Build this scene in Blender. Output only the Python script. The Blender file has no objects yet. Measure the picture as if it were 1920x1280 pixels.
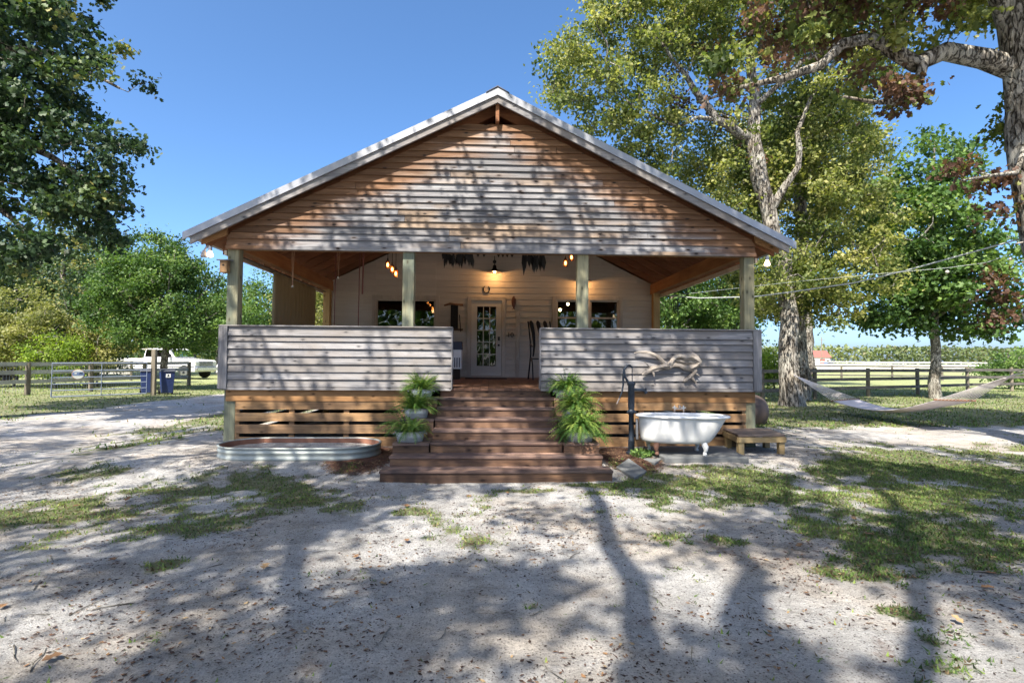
import bpy, math, random
import numpy as np
from mathutils import Vector, Matrix

R = math.radians
rnd = random.Random(7)
rng = np.random.default_rng(11)
scene = bpy.context.scene
COL = scene.collection

# ------------------------------------------------------------------ camera
cam_d = bpy.data.cameras.new('camera')
cam = bpy.data.objects.new('camera', cam_d)
COL.objects.link(cam)
yaw, pit, roll = .0416, .0334, .0067
right = Vector((math.cos(yaw), -math.sin(yaw), 0))
fwd = Vector((math.sin(yaw) * math.cos(pit), math.cos(yaw) * math.cos(pit), math.sin(pit)))
up = right.cross(fwd)
r2 = right * math.cos(roll) + up * math.sin(roll)
u2 = -right * math.sin(roll) + up * math.cos(roll)
M = Matrix((r2, u2, -fwd)).transposed().to_4x4()
M.translation = Vector((-.1073, -9.4, 1.6196))
cam.matrix_world = M
cam_d.sensor_width = 36
cam_d.lens = 1020.33 / 1920 * 36
cam_d.clip_start = .05
cam_d.clip_end = 3000
scene.camera = cam

# ------------------------------------------------------------------ light
SUN_AZ, SUN_EL = R(26.5), R(53)
world = bpy.data.worlds.new('World')
scene.world = world
world.use_nodes = True
wn = world.node_tree
wn.nodes.clear()
sky = wn.nodes.new('ShaderNodeTexSky')
sky.sky_type = 'NISHITA'
sky.sun_disc = False
sky.sun_elevation = SUN_EL
sky.sun_rotation = R(180) + SUN_AZ
sky.altitude = 600
sky.air_density = .6
sky.dust_density = 3.3
sky.ozone_density = 4.0
bg = wn.nodes.new('ShaderNodeBackground')
bg.inputs[1].default_value = .15
wo = wn.nodes.new('ShaderNodeOutputWorld')
hs = wn.nodes.new('ShaderNodeHueSaturation')
hs.inputs['Saturation'].default_value = 1.14
hs.inputs['Hue'].default_value = .495
wn.links.new(sky.outputs[0], hs.inputs['Color'])
wn.links.new(hs.outputs[0], bg.inputs[0])
wn.links.new(bg.outputs[0], wo.inputs[0])
sun_d = bpy.data.lights.new('sun', 'SUN')
sun_d.energy = 4.8
sun_d.angle = R(.53)
sun_d.color = (1, .93, .82)
sun = bpy.data.objects.new('sun', sun_d)
COL.objects.link(sun)
sd = Vector((math.sin(SUN_AZ) * math.cos(SUN_EL), math.cos(SUN_AZ) * math.cos(SUN_EL), -math.sin(SUN_EL)))
sun.rotation_euler = sd.to_track_quat('-Z', 'Y').to_euler()
sun.location = (-10, -20, 30)
scene.view_settings.view_transform = 'Standard'
scene.view_settings.look = 'None'
scene.view_settings.gamma = 1
scene.view_settings.use_curve_mapping = False
scene.view_settings.exposure = 1.33
scene.cycles.max_bounces = 6
scene.cycles.transparent_max_bounces = 12
scene.cycles.sample_clamp_indirect = 6

# ------------------------------------------------------------------ object helpers
ORG = {}

def tag(o, label=None, cat=None, group=None, kind=None):
    if label: o['label'] = label
    if cat: o['category'] = cat
    if group: o['group'] = group
    if kind: o['kind'] = kind
    return o

def empty(name, loc, label=None, cat=None, group=None):
    o = bpy.data.objects.new(name, None)
    o.empty_display_size = .2
    COL.objects.link(o)
    o.location = loc
    ORG[o] = Vector(loc)
    return tag(o, label, cat, group)

def link(name, me, mat=None, parent=None, loc=(0, 0, 0)):
    o = bpy.data.objects.new(name, me)
    COL.objects.link(o)
    if mat and not me.materials: me.materials.append(mat)
    if parent:
        o.parent = parent
        ORG[o] = ORG[parent]
    else:
        ORG[o] = Vector((0, 0, 0))
    o.location = loc
    return o

class MB:
    def __init__(s): s.v = []; s.f = []
    def box(s, x0, x1, y0, y1, z0, z1):
        return s.hexa([(x0, y0, z0), (x1, y0, z0), (x1, y1, z0), (x0, y1, z0), (x0, y0, z1), (x1, y0, z1), (x1, y1, z1), (x0, y1, z1)])
    def hexa(s, p):
        n = len(s.v); s.v += [tuple(q) for q in p]
        s.f += [tuple(n + i for i in f) for f in ((0, 3, 2, 1), (4, 5, 6, 7), (0, 1, 5, 4), (1, 2, 6, 5), (2, 3, 7, 6), (3, 0, 4, 7))]
        return s
    def prism(s, poly, d):
        """poly: list of 3D points, d: extrusion vector"""
        n = len(s.v); k = len(poly); d = Vector(d)
        s.v += [tuple(p) for p in poly] + [tuple(Vector(p) + d) for p in poly]
        s.f.append(tuple(n + i for i in range(k - 1, -1, -1))); s.f.append(tuple(n + k + i for i in range(k)))
        for i in range(k):
            j = (i + 1) % k
            s.f.append((n + i, n + j, n + k + j, n + k + i))
        return s
    def beam(s, a, b, w, h, upv=(0, 0, 1)):
        a, b = Vector(a), Vector(b); d = (b - a).normalized()
        sd_ = d.cross(Vector(upv))
        if sd_.length < 1e-4: sd_ = Vector((1, 0, 0))
        sd_.normalize(); u = sd_.cross(d)
        p = []
        for q in (a, b):
            for i, j in ((-1, -1), (1, -1), (1, 1), (-1, 1)):
                p.append(q + sd_ * (w / 2 * i) + u * (h / 2 * j))
        return s.hexa(p)
    def tube(s, pts, r, n=8, cap=True, jit=0):
        pts = [Vector(p) for p in pts]; k = len(pts)
        if not hasattr(r, '__len__'): r = [r] * k
        base = len(s.v); prev = None
        for i, p in enumerate(pts):
            t = (pts[min(i + 1, k - 1)] - pts[max(i - 1, 0)]).normalized()
            if prev is None:
                a = Vector((0, 0, 1)) if abs(t.z) < .9 else Vector((1, 0, 0))
                sx = t.cross(a).normalized()
            else:
                sx = (prev - t * prev.dot(t)).normalized()
            prev = sx; sy = t.cross(sx)
            for j in range(n):
                a = 2 * math.pi * j / n
                rr = r[i] * (1 + (jit * rnd.uniform(-1, 1) if jit else 0))
                s.v.append(tuple(p + sx * (rr * math.cos(a)) + sy * (rr * math.sin(a))))
        for i in range(k - 1):
            for j in range(n):
                j2 = (j + 1) % n
                s.f.append((base + i * n + j, base + i * n + j2, base + (i + 1) * n + j2, base + (i + 1) * n + j))
        if cap:
            s.f.append(tuple(base + j for j in range(n - 1, -1, -1)))
            s.f.append(tuple(base + (k - 1) * n + j for j in range(n)))
        return s
    def lathe(s, prof, c, n=24, ax=1, ay=1, close=False):
        base = len(s.v); k = len(prof)
        for (r, z) in prof:
            for j in range(n):
                a = 2 * math.pi * j / n
                s.v.append((c[0] + r * ax * math.cos(a), c[1] + r * ay * math.sin(a), c[2] + z))
        for i in range(k - 1):
            for j in range(n):
                j2 = (j + 1) % n
                s.f.append((base + i * n + j, base + i * n + j2, base + (i + 1) * n + j2, base + (i + 1) * n + j))
        s.f.append(tuple(base + j for j in range(n - 1, -1, -1)))
        s.f.append(tuple(base + (k - 1) * n + j for j in range(n)))
        return s
    def ball(s, c, r, n=12, m=8, sc=(1, 1, 1)):
        prof = [(max(1e-4, r * math.sin(math.pi * i / m)), -r * math.cos(math.pi * i / m) * sc[2]) for i in range(m + 1)]
        return s.lathe(prof, c, n, sc[0], sc[1])
    def mesh(s, name, mat, smooth=False, origin=Vector((0, 0, 0))):
        me = bpy.data.meshes.new(name)
        V = [(v[0] - origin[0], v[1] - origin[1], v[2] - origin[2]) for v in s.v]
        me.from_pydata(V, [], s.f)
        if smooth: me.polygons.foreach_set('use_smooth', [True] * len(me.polygons))
        me.materials.append(mat)
        me.update()
        return me
    def build(s, name, mat, parent=None, smooth=False, bevel=0, label=None, cat=None, group=None, kind=None):
        org = ORG[parent] if parent else Vector((0, 0, 0))
        o = link(name, s.mesh(name, mat, smooth, org), None, parent)
        if smooth:
            me = o.data
            try: me.set_sharp_from_angle(angle=R(40))
            except Exception: pass
        if bevel:
            b = o.modifiers.new('edge', 'BEVEL'); b.width = bevel; b.segments = 2; b.limit_method = 'ANGLE'
        return tag(o, label, cat, group, kind)

def copy_tree(o, parent=None, loc=None):
    c = o.copy(); COL.objects.link(c)
    if parent: c.parent = parent
    ORG[c] = Vector(loc) if loc is not None else ORG[o]
    for ch in list(o.children): copy_tree(ch, c)
    if loc is not None: c.location = loc
    return c

def np_obj(name, V, faces, mat, parent=None, attrs=None, smooth=False):
    """V (n,3); faces: list of (array (m,k)) of constant k each"""
    me = bpy.data.meshes.new(name)
    org = ORG[parent] if parent else Vector((0, 0, 0))
    V = np.asarray(V, dtype=np.float64) - np.array(org)
    me.vertices.add(len(V)); me.vertices.foreach_set('co', V.ravel())
    tot = np.concatenate([np.full(len(f), f.shape[1]) for f in faces])
    flat = np.concatenate([f.ravel() for f in faces]).astype(np.int32)
    me.loops.add(len(flat)); me.loops.foreach_set('vertex_index', flat)
    me.polygons.add(len(tot))
    st = np.zeros(len(tot), dtype=np.int32); st[1:] = np.cumsum(tot)[:-1]
    me.polygons.foreach_set('loop_start', st)
    me.update(calc_edges=True)
    for k, a in (attrs or {}).items():
        at = me.attributes.new(k, 'FLOAT', 'POINT'); at.data.foreach_set('value', np.asarray(a, dtype=np.float32))
    if smooth: me.polygons.foreach_set('use_smooth', np.ones(len(tot), dtype=bool))
    me.materials.append(mat)
    return link(name, me, None, parent)

# ------------------------------------------------------------------ materials
class NT:
    def __init__(s, name):
        s.m = bpy.data.materials.new(name); s.m.use_nodes = True
        s.t = s.m.node_tree; s.t.nodes.clear()
        s.out = s.t.nodes.new('ShaderNodeOutputMaterial')
    def set(s, sock, v):
        if hasattr(v, 'bl_idname') and hasattr(v, 'outputs'): v = v.outputs[0]
        if isinstance(v, bpy.types.NodeSocket): s.t.links.new(v, sock)
        else:
            if sock.type == 'RGBA' and len(v) == 3: v = (*v, 1)
            sock.default_value = v
    def n(s, typ, ins=None, **props):
        nd = s.t.nodes.new('ShaderNode' + typ)
        for k, v in props.items(): setattr(nd, k, v)
        for k, v in (ins or {}).items(): s.set(nd.inputs[k], v)
        return nd
    def math(s, op, a, b=0.0, c=None, clamp=False):
        d = {0: a, 1: b}
        if c is not None: d[2] = c
        return s.n('Math', d, operation=op, use_clamp=clamp).outputs[0]
    def mix(s, f, a, b, mode='MIX'):
        nd = s.n('Mix', data_type='RGBA', blend_type=mode)
        s.set(nd.inputs[0], f); s.set(nd.inputs[6], a); s.set(nd.inputs[7], b)
        return nd.outputs[2]
    def ramp(s, f, stops):
        nd = s.n('ValToRGB'); cr = nd.color_ramp
        while len(cr.elements) < len(stops): cr.elements.new(.5)
        for e, (p, c) in zip(cr.elements, stops):
            e.position = p; e.color = (*c, 1) if len(c) == 3 else c
        s.set(nd.inputs[0], f); return nd.outputs[0]
    def smooth(s, v, a, b):
        nd = s.n('MapRange', {0: v, 1: a, 2: b, 3: 0.0, 4: 1.0}, interpolation_type='SMOOTHSTEP')
        return nd.outputs[0]
    def noise(s, vec, scale=1, detail=4, rough=.5, dist=0):
        nd = s.n('TexNoise', {'Scale': scale, 'Detail': detail, 'Roughness': rough, 'Distortion': dist})
        if vec is not None: s.set(nd.inputs['Vector'], vec)
        return nd.outputs[0]
    def vmap(s, vec, scale=(1, 1, 1), loc=(0, 0, 0)):
        nd = s.n('Mapping', {'Scale': scale, 'Location': loc}); s.set(nd.inputs[0], vec); return nd.outputs[0]
    def bump(s, h, strength=.3, dist=.01):
        return s.n('Bump', {'Height': h, 'Strength': strength, 'Distance': dist}).outputs[0]
    def bsdf(s, col, rough=.7, metal=0, spec=.5, normal=None, **extra):
        d = {'Base Color': col, 'Roughness': rough, 'Metallic': metal, 'Specular IOR Level': spec}
        if normal is not None: d['Normal'] = normal
        d.update(extra)
        nd = s.n('BsdfPrincipled', d)
        s.t.links.new(nd.outputs[0], s.out.inputs[0]); return nd

def wood_coords(t, axis, obj_rand=True):
    tc = t.n('TexCoord').outputs['Object']
    oi = t.n('ObjectInfo').outputs['Random']
    if obj_rand:
        off = t.n('CombineXYZ', {0: t.math('MULTIPLY', oi, 37.0), 1: t.math('MULTIPLY', oi, 91.0), 2: t.math('MULTIPLY', oi, 53.0)})
        vec = t.n('VectorMath', {0: tc, 1: off.outputs[0]}, operation='ADD').outputs[0]
    else: vec = tc
    i = 'XYZ'.index(axis)
    def sc(al, ac): l = [ac] * 3; l[i] = al; return tuple(l)
    return tc, vec, oi, sc

def knots2d(t, vec, axis, al=3.0, ac=6.0):
    sp = t.n('SeparateXYZ'); t.set(sp.inputs[0], vec)
    i = 'XYZ'.index(axis); o = [k for k in range(3) if k != i]
    cb = t.n('CombineXYZ', {0: t.math('MULTIPLY', sp.outputs[i], al), 1: t.math('MULTIPLY', t.math('ADD', sp.outputs[o[0]], sp.outputs[o[1]]), ac), 2: 0.0}).outputs[0]
    vo = t.n('TexVoronoi', {'Scale': 1.0}, voronoi_dimensions='2D'); t.set(vo.inputs['Vector'], cb)
    drop = t.math('MULTIPLY', t.math('LESS_THAN', t.n('SeparateColor', {0: vo.outputs['Color']}).outputs[0], .62), .6)
    return t.math('ADD', vo.outputs['Distance'], drop)

def wood(name, dark, light, axis='X', rough=.8, knots=True, var=.25, tint=None, tone=True, wear=False, knot_d=.05):
    t = NT(name)
    tc, vec, oi, sc = wood_coords(t, axis)
    n1 = t.noise(t.vmap(vec, sc(.7, 9)), 1.0, 5, .6, .6)
    n2 = t.noise(t.vmap(vec, sc(2.5, 95)), 1.0, 4, .65)
    n3 = t.noise(t.vmap(vec, sc(1.1, 2.2)), 1.0, 3, .55)
    v = t.math('ADD', t.math('MULTIPLY', n1, .5), t.math('MULTIPLY', n2, .5))
    col = t.ramp(v, [(.33, dark), (.52, tuple((a + b) / 2 for a, b in zip(dark, light))), (.66, light)])
    if tint: col = t.mix(t.smooth(n3, .40, .62), col, t.mix(.35, tint, col))
    if tone: col = t.mix(t.smooth(n3, .35, .7), col, t.mix(1.0, col, (.72, .72, .72), 'MULTIPLY'))
    if knots:
        wv = t.math('ADD', knots2d(t, vec, axis), t.math('MULTIPLY', n1, .06))
        k1 = t.smooth(wv, knot_d + .075, knot_d + .045)
        k2 = t.smooth(wv, knot_d + .20, knot_d + .05)
        col = t.mix(t.math('MULTIPLY', k2, .45), col, tuple(c * .6 for c in dark))
        col = t.mix(t.math('MULTIPLY', k1, .75), col, tuple(c * .3 for c in dark))
    if wear:
        wn_ = t.noise(t.vmap(tc, sc(.9, 3.5)), 1.0, 5, .65)
        col = t.mix(t.smooth(wn_, .44, .62), t.mix(1.0, col, (.62, .60, .62), 'MULTIPLY'), t.mix(1.0, col, (1.2, 1.12, 1.0), 'MULTIPLY'))
    b = t.math('ADD', t.math('MULTIPLY', oi, var), 1 - var / 2)
    col = t.mix(1.0, col, t.n('CombineColor', {0: b, 1: b, 2: b}).outputs[0], 'MULTIPLY')
    t.bsdf(col, t.math('ADD', t.math('MULTIPLY', n2, .3), rough - .2), normal=t.bump(n2, .5, .004), spec=.3)
    return t.m

def simple(name, col, rough=.6, metal=0, spec=.5, noise=.12, scale=8, bump=.1, coat=0):
    t = NT(name)
    tc = t.n('TexCoord').outputs['Object']
    n = t.noise(tc, scale, 6, .6)
    c = t.mix(n, tuple(max(0, x * (1 - noise * 2)) for x in col), tuple(min(1, x * (1 + noise * 2)) for x in col))
    t.bsdf(c, rough, metal, spec, t.bump(t.noise(tc, scale * 6, 4), bump, .005), **({'Coat Weight': coat} if coat else {}))
    return t.m

def leafmat(name, stops, trans=.35, rough=.55, brown=(.125, .07, .05)):
    t = NT(name)
    a = t.n('Attribute', attribute_name='tint').outputs['Fac']
    br = t.n('Attribute', attribute_name='brown').outputs['Fac']
    c = t.ramp(a, stops)
    c = t.mix(br, c, t.mix(a, tuple(x * .6 for x in brown), tuple(min(1, x * 1.5) for x in brown)))
    p = t.n('BsdfPrincipled', {'Base Color': c, 'Roughness': rough, 'Specular IOR Level': .35})
    tr = t.n('BsdfTranslucent', {'Color': t.mix(1.0, c, (1.25, 1.3, .6), 'MULTIPLY')})
    mx = t.n('MixShader', {0: trans, 1: p.outputs[0], 2: tr.outputs[0]})
    t.t.links.new(mx.outputs[0], t.out.inputs[0])
    return t.m

def emis(name, col, st):
    t = NT(name)
    e = t.n('Emission', {'Color': col, 'Strength': st})
    t.t.links.new(e.outputs[0], t.out.inputs[0]); return t.m

def glass(name, tint=(.6, .65, .65), ior=1.6, rough=.01):
    t = NT(name)
    f = t.n('Fresnel', {'IOR': ior}).outputs[0]
    a = t.n('BsdfTransparent', {'Color': tint}); g = t.n('BsdfGlossy', {'Color': (.95, .97, 1), 'Roughness': rough})
    tc = t.n('TexCoord').outputs['Object']
    t.set(g.inputs['Normal'], t.bump(t.noise(tc, 2.5, 1), .03, .05))
    mx = t.n('MixShader', {0: f, 1: a.outputs[0], 2: g.outputs[0]})
    t.t.links.new(mx.outputs[0], t.out.inputs[0]); return t.m

GREY_D, GREY_L = (.075, .075, .086), (.41, .395, .395)
M_grey = wood('weathered_grey_wood', GREY_D, GREY_L, 'X', tint=(.30, .265, .24), knot_d=.05)
M_greyY = wood('weathered_grey_wood_y', GREY_D, GREY_L, 'Y', knots=False)
M_greyZ = wood('weathered_grey_wood_z', GREY_D, GREY_L, 'Z', knots=False)
M_orange = wood('orange_stained_wood', (.20, .095, .035), (.45, .25, .11), 'X', rough=.75)
M_orangeZ = wood('orange_stained_wood_z', (.30, .18, .06), (.46, .33, .15), 'Z')
M_skirt = wood('tan_wood', (.24, .14, .07), (.48, .32, .18), 'X', rough=.8, knot_d=.04, wear=True)
M_post = wood('treated_post_wood', (.15, .14, .08), (.46, .42, .27), 'Z', tint=(.16, .21, .175), knot_d=.05)
M_stair = wood('stair_wood', (.075, .04, .028), (.32, .195, .12), 'X', rough=.75, tint=(.15, .095, .07), knot_d=.05, wear=True, var=.7)
M_tread = wood('tread_wood', (.10, .06, .05), (.31, .215, .175), 'X', rough=.6, tint=(.16, .12, .115), knots=False, wear=True, var=.7)
M_deck = wood('deck_wood', (.09, .045, .03), (.26, .14, .09), 'Y', rough=.65, knots=False)
M_beam = wood('porch_beam_wood', (.20, .08, .03), (.40, .20, .08), 'Y', knots=False)
M_raft = wood('rafter_wood', (.17, .065, .03), (.32, .15, .07), 'X', knots=False)
M_bench = wood('bench_wood', (.30, .20, .09), (.50, .38, .20), 'X', rough=.8)
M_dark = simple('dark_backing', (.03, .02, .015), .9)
M_siding = wood('beige_painted_siding', (.42, .38, .32), (.54, .495, .425), 'X', rough=.75, knots=False, var=.10, tone=False)
M_trim = wood('cream_trim', (.42, .375, .31), (.56, .51, .44), 'Z', rough=.6, knots=False, var=.06)
M_door = simple('cream_door_paint', (.50, .48, .43), .5, noise=.05)
M_glass = glass('window_glass')
M_galv = simple('galvanised_roof_metal', (.33, .34, .37), .45, .7, noise=.12, scale=3)
M_ridge = simple('dark_ridge_cap', (.08, .09, .13), .5, .6)
M_black = simple('black_iron', (.012, .013, .016), .45, .3)
M_blackcl = simple('black_cloth', (.015, .014, .014), .9)
M_fenced = wood('fence_wood_dark', (.05, .045, .04), (.22, .20, .175), 'X', knots=False)
M_fencel = wood('fence_wood_light', (.36, .34, .30), (.62, .60, .55), 'X', knots=False)
M_fencep = wood('fence_post_wood', (.10, .085, .06), (.30, .26, .19), 'Z', knots=False)

def gable_mat():
    t = NT('gable_wood')
    tc, vec, oi, sc = wood_coords(t, 'X')
    n1 = t.noise(t.vmap(vec, sc(.7, 9)), 1.0, 5, .6, .7)
    n2 = t.noise(t.vmap(vec, sc(2.5, 95)), 1.0, 4, .65)
    v = t.math('ADD', t.math('MULTIPLY', n1, .5), t.math('MULTIPLY', n2, .5))
    og = t.ramp(v, [(.33, (.075, .036, .018)), (.5, (.165, .085, .043)), (.66, (.29, .165, .09))])
    gr = t.ramp(v, [(.33, (.065, .065, .072)), (.5, (.165, .162, .17)), (.66, (.31, .30, .30))])
    tan = t.ramp(v, [(.33, (.12, .085, .06)), (.66, (.34, .25, .18))])
    sp = t.n('SeparateXYZ'); t.set(sp.inputs[0], tc)
    ax = t.math('ABSOLUTE', sp.outputs[0])
    d = t.math('SUBTRACT', t.math('SUBTRACT', 5.99, t.math('MULTIPLY', ax, .495)), sp.outputs[2])
    patch = t.noise(t.vmap(vec, sc(.45, .8)), 1.0, 3, .6)
    dd = t.math('ADD', t.math('ADD', d, t.math('MULTIPLY', t.math('SUBTRACT', patch, .5), 1.3)), t.math('MULTIPLY', t.math('SUBTRACT', n1, .5), .8))
    m = t.smooth(dd, .25, .85)
    gr = t.mix(t.smooth(t.noise(t.vmap(vec, sc(.5, 1.0), (5, 3, 1)), 1.0, 3), .50, .66), gr, tan)
    col = t.mix(m, og, gr)
    wv = t.math('ADD', knots2d(t, vec, 'X', 2.6, 5.2), t.math('MULTIPLY', n1, .06))
    col = t.mix(t.math('MULTIPLY', t.smooth(wv, .26, .10), .55), col, (.08, .045, .03))
    col = t.mix(t.smooth(wv, .125, .095), col, (.012, .008, .006))
    b = t.math('ADD', t.math('MULTIPLY', oi, .36), .82)
    col = t.mix(1.0, col, t.n('CombineColor', {0: b, 1: b, 2: b}).outputs[0], 'MULTIPLY')
    t.bsdf(col, .75, spec=.3, normal=t.bump(n2, .5, .004))
    return t.m
M_gable = gable_mat()

# ------------------------------------------------------------------ ground
def poly_field(X, Y, poly, soft):
    """smooth inside mask of polygon"""
    P = np.array(poly); n = len(P)
    inside = np.zeros(X.shape, bool); dmin = np.full(X.shape, 1e9)
    for i in range(n):
        x1, y1 = P[i]; x2, y2 = P[(i + 1) % n]
        c = ((y1 > Y) != (y2 > Y)) & (X < (x2 - x1) * (Y - y1) / (y2 - y1 + 1e-12) + x1)
        inside ^= c
        dx, dy = x2 - x1, y2 - y1; L = dx * dx + dy * dy + 1e-12
        tt = np.clip(((X - x1) * dx + (Y - y1) * dy) / L, 0, 1)
        dmin = np.minimum(dmin, np.hypot(X - x1 - tt * dx, Y - y1 - tt * dy))
    sdv = np.where(inside, dmin, -dmin)
    return np.clip(.5 + sdv / soft, 0, 1)

_nt = {}
def vnoise(X, Y, s, seed=0):
    if seed not in _nt: _nt[seed] = np.random.default_rng(seed + 100).random((256, 256))
    T = _nt[seed]; x = X * s + 1000.3; y = Y * s + 1000.7
    xi = np.floor(x).astype(int); yi = np.floor(y).astype(int); fx = x - xi; fy = y - yi
    fx = fx * fx * (3 - 2 * fx); fy = fy * fy * (3 - 2 * fy)
    a = T[xi % 256, yi % 256]; b = T[(xi + 1) % 256, yi % 256]; c = T[xi % 256, (yi + 1) % 256]; d = T[(xi + 1) % 256, (yi + 1) % 256]
    return (a * (1 - fx) + b * fx) * (1 - fy) + (c * (1 - fx) + d * fx) * fy
def fbm(X, Y, s, seed=0, o=4):
    r = 0; a = .5; tot = 0
    for i in range(o): r = r + a * vnoise(X, Y, s * 2 ** i, seed + i); tot += a; a *= .55
    return r / tot

GR = [(1.76, -2.15), (2.6, -1.9), (3.35, -1.5), (4.3, -1.75), (5.6, -.7), (6.2, .5), (7.4, .7), (12, 1.2), (12, -2.2), (5.8, -3.4), (4.6, -4.6), (3.9, -5.8), (3.57, -5.1), (2.85, -5.35), (2.7, -4.45), (2.67, -3.61), (2.0, -3.16)]
GL = [(-6.2, -4.3), (-5.4, -3.4), (-4.24, -2.82), (-4.51, -1.47), (-4.05, -1.5), (-2.87, -1.6), (-1.75, -2.36), (-1.68, -3.35), (-2.43, -3.52), (-2.65, -3.98), (-3.46, -4.28), (-4.6, -4.5)]
BL = [(1.52, -4.46, .28, .35), (2.06, -4.5, .22, .3), (-5.23, -1.81, .9, .5), (-6.8, 3.69, 1.4, 3.0), (-6.4, .9, 1.1, 1.5), (2.07, -2.36, .5, .4), (.2, -5.72, .12, .1), (1.0, -2.35, .35, .12), (.3, -2.6, .5, .15), (3.2, -6.1, .3, .3), (-2.6, -5.0, .25, .2), (-1.3, -4.2, .3, .2), (.7, -3.1, .3, .12), (2.6, -5.9, .2, .12), (-.9, -3.5, .3, .2)]
def grass_mask(X, Y):
    g = np.maximum(poly_field(X, Y, GR, 1.0), poly_field(X, Y, GL, .9) * .95)
    for (a, b, rx, ry) in BL:
        g = np.maximum(g, np.clip(1.25 - np.hypot((X - a) / rx, (Y - b) / ry), 0, 1) * .8)
    # lawns: right side beyond the sandy strip, left beyond the drive, strip between drive and house
    strip = 2.0 + .10 * (X - 7)
    gr = np.clip((Y - strip - 1.0) * .9, 0, 1) * np.clip((X - 5.0) * 1.2, 0, 1)
    gr2 = np.clip((Y - .8) * 1.5, 0, 1) * np.clip((strip - .2 - Y) * 1.5, 0, 1) * np.clip((X - 5.4) * 1.2, 0, 1) * np.clip((8.8 - X), 0, 1) * .9
    edge = -12.3 - .22 * np.clip(5 - Y, 0, 20) + .05 * np.clip(Y - 5, 0, 60)
    gl = np.clip((edge - X) * 1.2, 0, 1)
    gs = np.clip((X + 8.4) * 1.2, 0, 1) * np.clip((-4.9 - X) * 2, 0, 1) * np.clip((Y - .8) * .8, 0, 1)
    back = np.clip((Y - 17), 0, 1) * np.clip((X + 8.0), 0, 1)
    back2 = np.clip((Y - 28) / 6, 0, 1)
    return np.maximum.reduce([g, gr * 1.4, gr2, gl * 1.4, gs * 1.1, back * 1.5, back2 * 1.6])

def density(X, Y):
    g = grass_mask(X, Y)
    n = fbm(X, Y, 1.1, 3, 5); n2 = fbm(X, Y, 5.0, 21, 3)
    n3 = fbm(X, Y, 2.6, 31, 3)
    return np.clip((g * 1.12 + (n - .5) * 1.8 + (n2 - .5) * 1.3 + (n3 - .5) * 1.2 - .44) * 1.9, 0, 1)

def height(X, Y):
    mound = .14 * np.clip((Y + 2.3) / 1.1, 0, 1) * np.clip((7.5 - np.abs(X)) / 2, 0, 1)
    tr = np.exp(-((X - 0) / 1.7) ** 4)
    mound = mound * (1 - .9 * tr * np.clip((-1.4 - Y) / .4, 0, 1))
    far = np.clip(np.hypot(X, Y) / 60, 0, 1)
    return mound + (fbm(X, Y, .7, 40, 3) - .5) * .05 + (fbm(X, Y, 4.0, 50, 3) - .5) * .022 * (1 - far) - .01

def axis(dense0, dense1, step, lo, hi, g=1.12):
    a = list(np.arange(dense0, dense1, step)); s = step; x = dense0
    L = []
    while x > lo: s *= g; x -= s; L.append(x)
    s = step; x = a[-1]; H = []
    while x < hi: s *= g; x += s; H.append(x)
    return np.array(L[::-1] + a + H)
xs = axis(-7.5, 8.5, .055, -1500, 1500, 1.07)
ys = axis(-8.0, -.6, .05, -300, 2500, 1.07)
GX, GY = np.meshgrid(xs, ys)
GZ = height(GX, GY)
D = density(GX, GY)
pathm = np.clip(fbm(GX, GY, .35, 60, 4) * 2 - .6, 0, 1)
mul = np.maximum(np.clip(1.6 - np.hypot((GX - 2.05) / .45, (GY + .9) / .8), 0, 1), np.clip(1.5 - np.hypot((GX + 2.0) / .55, (GY + .9) / .9), 0, 1))
mul = np.clip(mul, 0, 1)
nx, ny = len(xs), len(ys)
idx = np.arange(nx * ny).reshape(ny, nx)
F = np.stack([idx[:-1, :-1], idx[:-1, 1:], idx[1:, 1:], idx[1:, :-1]], -1).reshape(-1, 4)

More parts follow.
